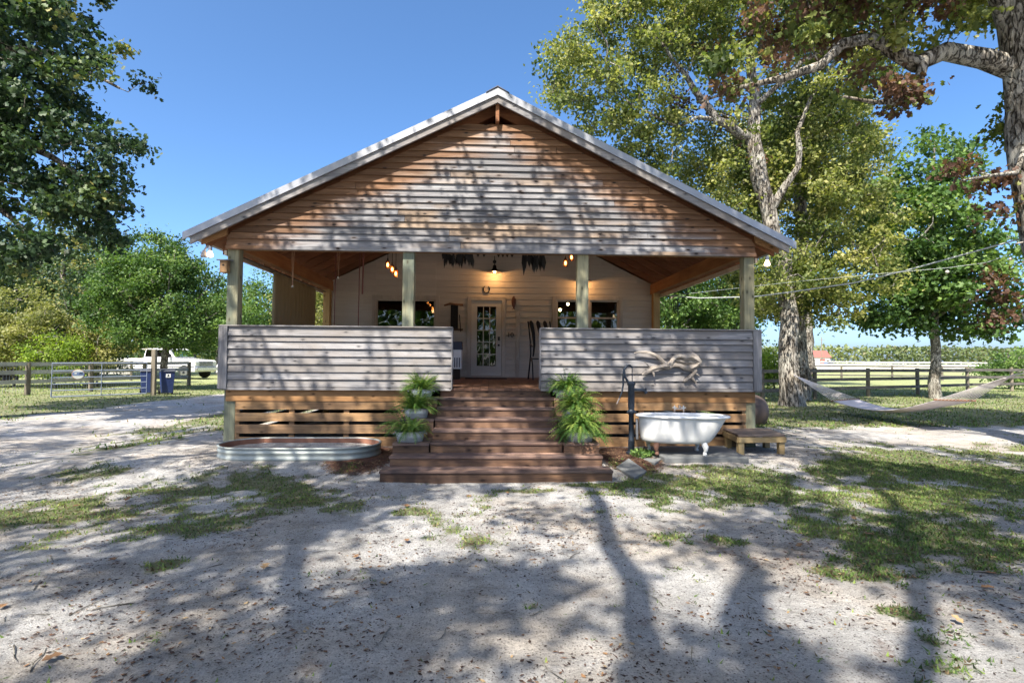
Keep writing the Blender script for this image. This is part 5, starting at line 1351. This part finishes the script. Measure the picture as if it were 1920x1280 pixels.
# cable
def sagline(pts, r, name, mat, label, cat):
    o = MB().tube(pts, r, 6).build(name, mat, smooth=True); return tag(o, label, cat)
M_cab = simple('pale_cable', (.34, .37, .36), .6)
sagline([(4.73, 5.7, 3.46), (5.6, 5.1, 3.32), (6.71, 4.3, 3.28), (7.34, 3.8, 3.34), (8.37, 2.9, 3.46), (9.1, 2.2, 3.65), (10.18, .85, 4.02), (10.4, .6, 4.1)], .016, 'cable', M_cab, 'pale cable strung from the house corner to the near oak', 'cable')
L = empty('string_lights', (9, 1, 3.5), 'thin wire carrying two small bulbs below the pale cable', 'string lights')
MB().tube([(4.73, 5.68, 3.42), (7.15, 3.0, 3.50), (8.2, 1.8, 3.50), (8.98, 1.0, 3.50), (9.8, 1.0, 3.62), (10.36, 1.0, 3.82)], .005, 5).build('wire', M_cab, L)
for (x, z) in ((8.98, 3.42), (10.3, 3.70)): MB().ball((x, 1.0, z), .035).build('bulb', simple('bulb_glass', (.5, .46, .38), .2), L, smooth=True)

# hammock
M_hrope = simple('hammock_rope', (.62, .58, .56), .85)
M_hcl = simple('hammock_cloth', (.60, .55, .56), .85, noise=.08)
L = empty('hammock', (10.8, 5, .5), 'pale rope hammock sagging between the near oak and the gnarled oak', 'hammock')
LA, RA = Vector((10.83, 9.72, 1.13)), Vector((10.62, 1.3, 1.38))
LB = (Vector((10.62, 7.2, .40)), Vector((11.45, 7.25, .46))); RB = (Vector((10.24, 2.8, .76)), Vector((11.15, 2.85, .74)))
nu, nv = 28, 10; V = []
for i in range(nu + 1):
    f = i / nu
    for j in range(nv + 1):
        g = j / nv; a = LB[0].lerp(LB[1], g); b = RB[0].lerp(RB[1], g); p = a.lerp(b, f)
        sag = .26 * math.sin(math.pi * f) * (1 + .25 * math.sin(math.pi * g)); cen = LB[0].lerp(LB[1], .5).lerp(RB[0].lerp(RB[1], .5), f); p = cen + (p - cen) * (1 - .18 * math.sin(math.pi * f))
        p.z -= sag; V.append(tuple(p))
idx = np.arange((nu + 1) * (nv + 1)).reshape(nu + 1, nv + 1)
F = np.stack([idx[:-1, :-1], idx[1:, :-1], idx[1:, 1:], idx[:-1, 1:]], -1).reshape(-1, 4)
bed = np_obj('bed', np.array(V), [F], M_hcl, L, smooth=True)
sm = bed.modifiers.new('thickness', 'SOLIDIFY'); sm.thickness = .02
M_barw = simple('spreader_wood', (.22, .12, .07), .6)
for (a, b), an in ((LB, LA), (RB, RA)):
    MB().beam(a + (a - b) * .08, b + (b - a) * .08, .035, .045).build('spreader_bar', M_barw, L, bevel=.008)
    for k in range(11): MB().tube([a.lerp(b, k / 10), an.lerp(a.lerp(b, k / 10), .12)], .0075, 5).build('rope', M_hrope, L)
    MB().tube([an + Vector((.0, 0, .0)) + (a.lerp(b, .5) - an) * .13, an], .02, 8).build('ring_knot', M_hrope, L, smooth=True)
MB().tube([RA, (10.68, 1.1, 1.42), (10.75, .88, 1.5)], .014, 6).build('chain', M_hrope, L)
MB().tube([LA, (10.95, 9.92, 1.14), (11.4, 10.1, 1.15)], .018, 6).build('strap', M_blackcl, L)

# ================================================================== FENCES, GATE, VEHICLES
def fence(path, postm, railm, rails, label, name='fence', ph=1.32, pr=.085, mesh_wire=False, rw=.14):
    root = empty(name, (path[0][0], path[0][1], 0), label, 'fence')
    pts = []
    for (x, y) in path:
        MB().tube([(x, y, -.1), (x + rnd.uniform(-.03, .03), y, ph + rnd.uniform(0, .06))], [pr * 1.05, pr], 9, True, .06).build('post', postm, root, smooth=False)
    for (a, b) in zip(path[:-1], path[1:]):
        for zz in rails:
            MB().beam((a[0], a[1] - .09, zz + rnd.uniform(-.015, .015)), (b[0], b[1] - .09, zz + rnd.uniform(-.015, .015)), .03, rw).build('rail', railm, root)
        if mesh_wire:
            mb = MB(); a3, b3 = Vector((a[0], a[1] - .12, 0)), Vector((b[0], b[1] - .12, 0)); n = int((b3 - a3).length / .12)
            for k in range(1, n):
                p = a3.lerp(b3, k / n); mb.beam(p + Vector((0, 0, .08)), p + Vector((0, 0, 1.22)), .005, .005)
            for k in range(8): mb.beam(a3 + Vector((0, 0, .1 + k * .155)), b3 + Vector((0, 0, .1 + k * .155)), .005, .005)
            mb.build('wire_mesh', M_galv, root)
    return root
fence([(5.6, 10.6), (8.0, 11.6), (11.2, 12.7), (14.2, 14.0), (17.9, 15.8), (21.4, 17.1), (26.0, 19.3), (29.8, 20.6), (34, 22.4), (38, 24)], M_fencep, M_fenced, (.42, .82, 1.22), 'dark weathered three rail fence behind the hammock')
fence([(16, 40), (20, 40), (24, 40), (28, 39.6), (32, 39), (36.3, 38.4), (40.5, 37.8), (45, 37), (50, 36.4), (55, 36)], M_fencep, M_fenced, (.42, .82, 1.22), 'second dark rail fence farther back across the right paddock')
fence([(40 + 5 * i, 100 - i * .9) for i in range(18)], M_fencel, simple('white_rail_paint', (.75, .73, .68), .6), (.6, 1.1, 1.6), 'long pale rail fence at the far edge of the right field', ph=1.8, rw=.22)
fence([(-20.9, 9.0), (-20.3, 11.8), (-19.6, 14.5), (-18.95, 17.25), (-18.2, 20.0), (-17.3, 22.6)], M_fencep, M_fencel, (.55, .95, 1.30), 'pale board fence with wire mesh left of the metal gate', pr=.10, mesh_wire=True, rw=.16)
fence([(-45, 27), (-41, 27.6), (-37, 28.2), (-33, 28.8), (-29, 29.2), (-25, 29.6)], M_fencep, M_fencel, (.5, .9, 1.3), 'far pale board fence behind the feathery shrub', mesh_wire=False)
# tubular gate
M_gate = simple('blue_grey_gate_tube', (.24, .28, .36), .4, .4)
ga, gb = Vector((-17.0, 12.4, 0)), Vector((-14.68, 14.45, 0))
L = empty('metal_gate', (ga.x, ga.y, 0), 'blue grey tubular metal gate standing open beside the drive', 'gate')
MB().tube([ga + Vector((0, 0, .06)), ga + Vector((0, 0, 1.36)), gb + Vector((0, 0, 1.38)), gb + Vector((0, 0, .08)), ga + Vector((0, 0, .06))], .028, 8).build('frame', M_gate, L, smooth=True)
for zz in (.30, .55, .80, 1.06): MB().tube([ga + Vector((0, 0, zz)), gb + Vector((0, 0, zz + .02))], .022, 8).build('bar', M_gate, L, smooth=True)
m_ = ga.lerp(gb, .5); MB().beam(m_ + Vector((0, 0, .08)), m_ + Vector((0, 0, 1.36)), .07, .02, (1, 1, 0)).build('upright', M_gate, L)
sg = ga.lerp(gb, .27) + Vector((-.02, -.04, .93)); ax_ = (gb - ga).normalized(); nrm = Vector((ax_.y, -ax_.x, 0))
S = empty('gate_sign', tuple(sg), 'small round sign with orange edge and blue band wired to the metal gate', 'sign')
def disc(r, off, mat, nm, half=None):
    pts = []
    for i in range(28):
        a = 2 * math.pi * i / 28; X_, Z_ = r * math.cos(a), r * math.sin(a)
        if half: Z_ = max(half[0], min(half[1], Z_))
        pts.append(tuple(sg + ax_ * X_ + Vector((0, 0, Z_)) + nrm * off))
    return MB().prism(pts, nrm * .003).build(nm, mat, S)
disc(.20, .0, simple('sign_orange', (.55, .25, .12), .6), 'plate')
disc(.185, .005, simple('sign_pale', (.62, .64, .58), .6), 'face')
disc(.19, .010, simple('sign_blue', (.14, .20, .34), .6), 'band', (-.05, .09))
for (u, v, w_) in ((.07, .055, .03), (.11, .02, .035), (.05, .0, .022), (.13, .065, .02), (-.08, .03, .05)):
    c = sg + ax_ * u + Vector((0, 0, v)) + nrm * .014
    MB().prism([tuple(c + ax_ * (w_ * math.cos(a)) + Vector((0, 0, w_ * .5 * math.sin(a)))) for a in [k * math.pi / 3 for k in range(6)]], nrm * .002).build('emblem', M_black if u > 0 else M_white, S)
L = empty('gate_post', (-14.53, 14.7, 0), 'tall weathered gate post with a short cross arm beside the bins', 'post')
MB().box(-14.62, -14.45, 14.62, 14.78, -.1, 1.95).build('post', M_fencep, L, bevel=.01)
MB().box(-15.05, -14.46, 14.66, 14.74, 1.951, 1.99).build('cross_arm', M_fencel, L)
# bins
M_bin = simple('blue_bin_plastic', (.018, .035, .12), .5)
M_bing = simple('grey_bin_plastic', (.05, .055, .07), .5)
def wheelie(x, y, rz, m, label, plate=True):
    L = empty('wheeled_bin', (0, 0, 0), label, 'wheeled bin', 'wheeled bins by the gate post')
    MB().hexa([(-.20, -.24, .06), (.20, -.24, .06), (.20, .24, .06), (-.20, .24, .06), (-.26, -.33, 1.0), (.26, -.33, 1.0), (.26, .33, 1.0), (-.26, .33, 1.0)]).build('body', m, L, bevel=.02)
    MB().hexa([(-.28, -.36, 1.003), (.28, -.36, 1.003), (.28, .36, 1.003), (-.28, .36, 1.003), (-.26, -.32, 1.07), (.26, -.32, 1.07), (.26, .34, 1.13), (-.26, .34, 1.13)]).build('lid', M_bing, L, bevel=.015)
    for s in (-1, 1): MB().tube([(s * .22, .28, .12), (s * .28, .28, .12)], .12, 16).build('wheel', M_black, L)
    MB().tube([(-.22, .40, 1.02), (.22, .40, 1.02)], .018, 8).build('handle', m, L)
    if plate: MB().box(-.09, .09, -.322, -.316, .75, .92).build('label_plate', M_white, L)
    for c in L.children:
        if c.name.startswith('label_plate'): tag(c, 'white label with a dark arrow mark')
    if plate: MB().prism([(-.045, -.328, .80), (.045, -.328, .80), (.02, -.328, .84), (.02, -.328, .88), (-.02, -.328, .88), (-.02, -.328, .84)], (0, .004, 0)).build('arrow_mark', M_black, L)
    L.location = (x, y, gz(x, y)); L.rotation_euler = (0, 0, rz)
wheelie(-14.35, 15.35, R(38), M_bin, 'blue wheeled bin with a white label right of the gate post')
wheelie(-15.35, 15.6, R(30), M_bin, 'blue wheeled bin half hidden behind the open metal gate', False)
# vehicles
M_paint = simple('white_car_paint', (.70, .70, .70), .25, noise=.02, scale=2, bump=0, coat=.6)
M_carg = glass('car_glass', (.05, .06, .07), 1.5)
M_chrome = simple('chrome', (.6, .6, .62), .2, .9, noise=.05)
M_tyre = simple('tyre_rubber', (.02, .02, .02), .8)
def wheelset(L, xs_, w, r):
    for x in xs_:
        for s in (-1, 1):
            y = s * (w / 2 - .10)
            tw_ = MB().tube([(x, y - .11, r), (x, y - .08, r), (x, y + .08, r), (x, y + .11, r)], [r * .9, r, r, r * .9], 24).build('wheel', M_tyre, L, smooth=True)
            mb = MB(); yo_ = y + s * .112
            mb.tube([(x, yo_ - s * .01, r), (x, yo_ + s * .005, r)], r * .62, 20)
            mb.build('rim', M_chrome, tw_, smooth=True)
            mb = MB().tube([(x, yo_ + s * .006, r), (x, yo_ + s * .02, r)], r * .2, 12); mb.build('hub', M_black, tw_)
def arch_profile(prof, wheels, r, zb):
    """bottom edge with wheel arches; prof: top outline from rear to front"""
    pts = list(prof)
    x1, x0 = prof[-1][0], prof[0][0]; bot = [(x1, zb)]
    for wx in sorted(wheels, reverse=True):
        for i in range(11): a = math.pi * i / 10; bot.append((wx + (r + .08) * math.cos(a), max(zb, r * .95 + (r + .08) * math.sin(a))))
    bot.append((x0, zb)); return pts + bot
def pickup():
    L = empty('pickup_truck', (0, 0, 0), 'white crew cab pickup truck parked beyond the paddock fence', 'pickup truck')
    w, r = 1.95, .40; wh = (-2.0, 2.35)
    P = arch_profile([(-3.25, .6), (-3.28, 1.28), (-.75, 1.30), (-.72, 1.33), (1.55, 1.33), (1.7, 1.30), (3.0, 1.20), (3.12, 1.12), (3.14, .6)], wh, r, .45)
    mb = MB()
    P3_ = [(x, -w / 2, z) for x, z in P][::-1]; mb.prism(P3_, (0, w, 0)); body = mb.build('body', M_paint, L, bevel=.03)
    C = [(-.75, 1.332), (-.62, 1.88), (-.45, 1.95), (.95, 1.95), (1.12, 1.9), (1.60, 1.332)]
    MB().prism([(x, -w / 2 + .10, z) for x, z in C][::-1], (0, w - .20, 0)).build('cab', M_paint, L, bevel=.05)
    for s in (-1, 1):
        yy = s * (w / 2 - .093)
        for poly in ([(-.62, 1.40), (-.52, 1.84), (.18, 1.86), (.18, 1.40)], [(.26, 1.40), (.26, 1.86), (.98, 1.86), (1.40, 1.40)]):
            pl = [(x, yy, z) for x, z in poly]; MB().prism(pl, (0, s * .004, 0)).build('side_window', M_carg, L)
        for x in (.22, 1.48): MB().box(x - .006, x + .006, *sorted((s * (w / 2), s * (w / 2 + .004))), .62, 1.32).build('door_seam', M_black, L)
        MB().box(-3.2, 3.1, *sorted((s * (w / 2), s * (w / 2 + .012))), .74, .79).build('side_moulding', M_bing, L)
        MB().box(.75, .9, *sorted((s * (w / 2), s * (w / 2 + .02))), 1.12, 1.16).build('door_handle', M_chrome, L)
        MB().box(1.28, 1.42, *sorted((s * (w / 2 + .02), s * (w / 2 + .2))), 1.36, 1.58).build('mirror', M_black, L, bevel=.02)
        MB().box(3.145, 3.175, *sorted((s * .62, s * .93)), .86, 1.08).build('headlight', M_white, L, bevel=.01)
        MB().box(-3.30, -3.275, *sorted((s * .8, s * .95)), .8, 1.2).build('tail_light', simple('red_lens', (.4, .02, .02), .3), L)
    MB().prism([(1.22, -.82, 1.86), (1.22, .82, 1.86), (1.565, .86, 1.40), (1.565, -.86, 1.40)], (.012, 0, .010)).build('windscreen', M_carg, L)
    g = MB().box(3.142, 3.17, -.60, .60, .82, 1.10).build('grille', M_black, L)
    for k in range(4): MB().box(3.165, 3.185, -.60, .60, .85 + k * .065, .868 + k * .065).build('grille_bar', M_chrome, g)
    MB().box(3.1, 3.32, -.98, .98, .52, .74).build('bumper', M_chrome, L, bevel=.03)
    wheelset(L, wh, w, r)
    L.location = (-25.0, 33.4, .05); L.scale = (1.15, 1.15, 1.15); L.rotation_euler = (0, 0, R(-12))
pickup()
def van():
    L = empty('white_van', (0, 0, 0), 'white van with a dark windscreen parked behind the pickup', 'van')
    w, r = 2.0, .38; wh = (-1.6, 1.7)
    P = arch_profile([(-2.6, .6), (-2.65, 1.7), (-2.45, 2.15), (1.0, 2.18), (1.25, 2.1), (2.05, 1.35), (2.6, 1.15), (2.7, .95), (2.72, .55)], wh, r, .4)
    MB().prism([(x, -w / 2, z) for x, z in P][::-1], (0, w, 0)).build('body', M_paint, L, bevel=.04)
    MB().prism([(1.28, -.85, 2.09), (1.28, .85, 2.09), (2.05, .92, 1.37), (2.05, -.92, 1.37)], (.012, 0, .012)).build('windscreen', M_carg, L)
    for s in (-1, 1):
        yy = s * (w / 2 + .002)
        MB().prism([(x, yy, z) for x, z in ((.5, 1.38), (.5, 2.0), (1.15, 2.0), (1.75, 1.38))], (0, s * .004, 0)).build('side_window', M_carg, L)
        MB().prism([(x, yy, z) for x, z in ((-2.2, 1.45), (-2.2, 2.0), (.3, 2.0), (.3, 1.45))], (0, s * .004, 0)).build('side_window', M_carg, L)
        MB().box(1.75, 1.9, *sorted((s * 1.02, s * 1.2)), 1.35, 1.6).build('mirror', M_black, L, bevel=.02)
        MB().box(2.66, 2.73, *sorted((s * .6, s * .93)), .78, .98).build('headlight', M_white, L, bevel=.01)
    MB().box(2.66, 2.84, -.95, .95, .42, .62).build('bumper', M_bing, L, bevel=.03)
    wheelset(L, wh, w, r)
    L.location = (-19.8, 37.0, 0); L.rotation_euler = (0, 0, R(205))
van()
def sedan(x, y, rz, paint, label):
    L = empty('parked_car', (0, 0, 0), label, 'car', 'cars parked across the right field')
    w, r = 1.8, .33; wh = (-1.35, 1.4)
    P = arch_profile([(-2.3, .5), (-2.32, .95), (-1.7, 1.02), (1.1, 1.02), (2.1, .86), (2.3, .7), (2.3, .45)], wh, r, .3)
    MB().prism([(a, -w / 2, b) for a, b in P][::-1], (0, w, 0)).build('body', paint, L, bevel=.04)
    MB().prism([(a, -w / 2 + .14, b) for a, b in ((-1.55, 1.022), (-.95, 1.42), (.25, 1.44), (1.0, 1.022))][::-1], (0, w - .28, 0)).build('cabin', M_carg, L, bevel=.04)
    MB().box(-.95, .28, -.72, .72, 1.442, 1.47).build('roof', paint, L, bevel=.02)
    wheelset(L, wh, w, r); L.location = (x, y, 0); L.rotation_euler = (0, 0, rz)
sedan(88, 128, R(4), simple('slate_car_paint', (.08, .10, .14), .3, .3, coat=.5), 'slate grey car parked far off beyond the oak trunks')
sedan(80, 126, R(-4), simple('silver_car_paint', (.45, .47, .5), .3, .4, coat=.5), 'silver car parked far off just right of the oak trunks')
# barn far away
L = empty('red_barn', (123, 190, 0), 'small red roofed barn far off right of the oak trunks', 'barn')
M_bred = simple('barn_red', (.30, .09, .07), .7); M_bwh = simple('barn_white', (.7, .66, .62), .7)
MB().box(118, 126, 187, 193, 0, 3.2).build('wall', M_bwh, L)
MB().prism([(117.6, 186.6, 3.2), (117.6, 190, 5.8), (117.6, 193.4, 3.2)], (8.8, 0, 0)).build('roof', M_bred, L)
MB().box(122, 124, 186.9, 186.99, 0, 2.6).build('door', M_bred, L)
for x in (119.4, 124.5): MB().box(x, x + 1, 186.9, 186.99, 1.2, 2.3).build('window', M_carg, L)
L = empty('utility_pole', (79, 117, 0), 'thin utility pole standing near the distant barn', 'utility pole')
MB().tube([(79, 117, 0), (79, 117, 7.5)], [.13, .09], 8).build('pole', M_fencep, L); MB().box(78.3, 79.7, 116.95, 117.05, 6.8, 6.9).build('crossarm', M_fencep, L)
# far pale track and bright field as sheets on the ground
tag(MB().prism([(30, 104, .05), (420, 86, .05), (420, 98, .05), (30, 124, .05)], (0, 0, .01)).build('track', simple('pale_track', (.50, .46, .40), .95)), kind='structure')
# grey shed at far left
L = empty('shed', (-34, 24, 0), 'grey vertical board shed behind the far left fence', 'shed')
MB().box(-36.5, -31.2, 24, 28, 0, 2.3).build('wall', M_dark, L)
for k in range(26): MB().box(-36.5 + k * .204, -36.31 + k * .204, 23.965, 23.995, 0, 2.3).build('plank', M_greyZ, L)
MB().prism([(-36.8, 23.6, 2.3), (-36.8, 26, 3.2), (-36.8, 28.4, 2.3)], (5.8, 0, 0)).build('roof', M_galv, L)

# ---- leaf litter and debris on the ground
def litter():
    n = 60000
    X = rng.uniform(-6, 7.5, n); Y = -8.6 + 8.3 * rng.random(n) ** 1.5
    d = np.clip((fbm(X, Y, 1.3, 95, 4) - .44) * 6, .06, 1); k = rng.random(n) < d
    m2 = np.maximum(np.clip(1.5 - np.hypot((X - 2.05) / .45, (Y + .9) / .8), 0, 1), np.clip(1.4 - np.hypot((X + 1.95) / .5, (Y + .9) / .9), 0, 1))
    k |= rng.random(n) < m2
    k &= ~((np.abs(X) < 1.62) & (Y > -2.2)) & ~((X > 2.45) & (X < 3.85) & (Y > -1.45)) & ~((X > -4.3) & (X < -1.78) & (Y > -1.32))
    X, Y = X[k], Y[k]; n = len(X)
    Xm = rng.uniform(1.68, 2.5, 3500); Ym = rng.uniform(-1.9, -.1, 3500); Xn = rng.uniform(-2.5, -1.55, 3500); Yn = rng.uniform(-1.9, -.1, 3500)
    kn = ~((Xn < -1.78) & (Yn > -1.3)) & (np.hypot((Xn + 2.0) / .6, (Yn + 1.0) / .9) < 1); km = np.hypot((Xm - 2.05) / .5, (Ym + 1) / .9) < 1
    X = np.concatenate([X, Xm[km], Xn[kn]]); Y = np.concatenate([Y, Ym[km], Yn[kn]]); n = len(X)
    Z = height(X, Y) + .004
    s = rng.uniform(.006, .022, n); a = rng.uniform(0, 2 * np.pi, n); e = rng.uniform(.12, .6, n)
    V = np.zeros((n, 4, 3)); cx_, sx_ = np.cos(a), np.sin(a)
    for i, (u, v) in enumerate(((-1, 0), (0, -1), (1, 0), (0, 1))):
        V[:, i, 0] = X + s * (u * cx_ - v * e * sx_); V[:, i, 1] = Y + s * (u * sx_ + v * e * cx_); V[:, i, 2] = Z + rng.uniform(0, .006, n)
    t = NT('leaf_litter'); at = t.n('Attribute', attribute_name='tint').outputs['Fac']
    t.bsdf(t.ramp(at, [(0, (.03, .02, .016)), (.5, (.10, .06, .045)), (.85, (.21, .12, .06)), (1, (.40, .30, .17))]), .9, spec=.2)
    o = np_obj('leaf_litter', V.reshape(-1, 3), [np.arange(n * 4).reshape(n, 4)], t.m, attrs={'tint': np.repeat(rng.random(n) ** 1.3, 4)})
    tag(o, 'brown leaf bits, twigs and mulch scattered over the sand', 'leaf litter', kind='stuff')
    mb = MB()
    for i in range(150):
        x, y_ = rnd.uniform(-5.5, 6.5), rnd.uniform(-7.6, -1.6); a = rnd.uniform(0, 6.28); l = rnd.uniform(.05, .28)
        if abs(x) < 1.7 and y_ > -2.3: continue
        p = [Vector((x, y_, gz(x, y_) + .006))]
        for k in range(3): a += rnd.uniform(-.4, .4); q = p[-1] + Vector((math.cos(a), math.sin(a), 0)) * l / 3; q.z = gz(q.x, q.y) + rnd.uniform(.004, .014); p.append(q)
        r_ = rnd.uniform(.002, .005); mb.tube(p, [r_, r_ * .9, r_ * .7, r_ * .4], 5)
    mb.build('twigs', M_bark2, kind='stuff', label='thin dry twigs scattered on the sandy yard', cat='twigs')
    # single fallen leaves
    for i in range(34):
        x, y_ = rnd.uniform(-5, 6), rnd.uniform(-7.2, -2.5); s_ = rnd.uniform(.04, .075)
        T, fc = T_OAK; rot = Matrix.Rotation(rnd.uniform(0, 6.28), 3, 'Z') @ Matrix.Rotation(rnd.uniform(-.5, .5), 3, 'X')
        mb = MB(); g0 = gz(x, y_)
        mb.v = [tuple(rot @ Vector(v) * s_ * 1.3 + Vector((x, y_, g0 + .02))) for v in T]; mb.f = [tuple(f) for f in fc]
        o = mb.build('fallen_leaf', t.m if i % 3 else t.m); at_ = o.data.attributes.new('tint', 'FLOAT', 'POINT'); at_.data.foreach_set('value', [rnd.uniform(.7, .98)] * len(T))
        tag(o, 'curled brown oak leaf lying on the sandy yard', 'fallen leaf', 'fallen oak leaves on the yard')
litter()
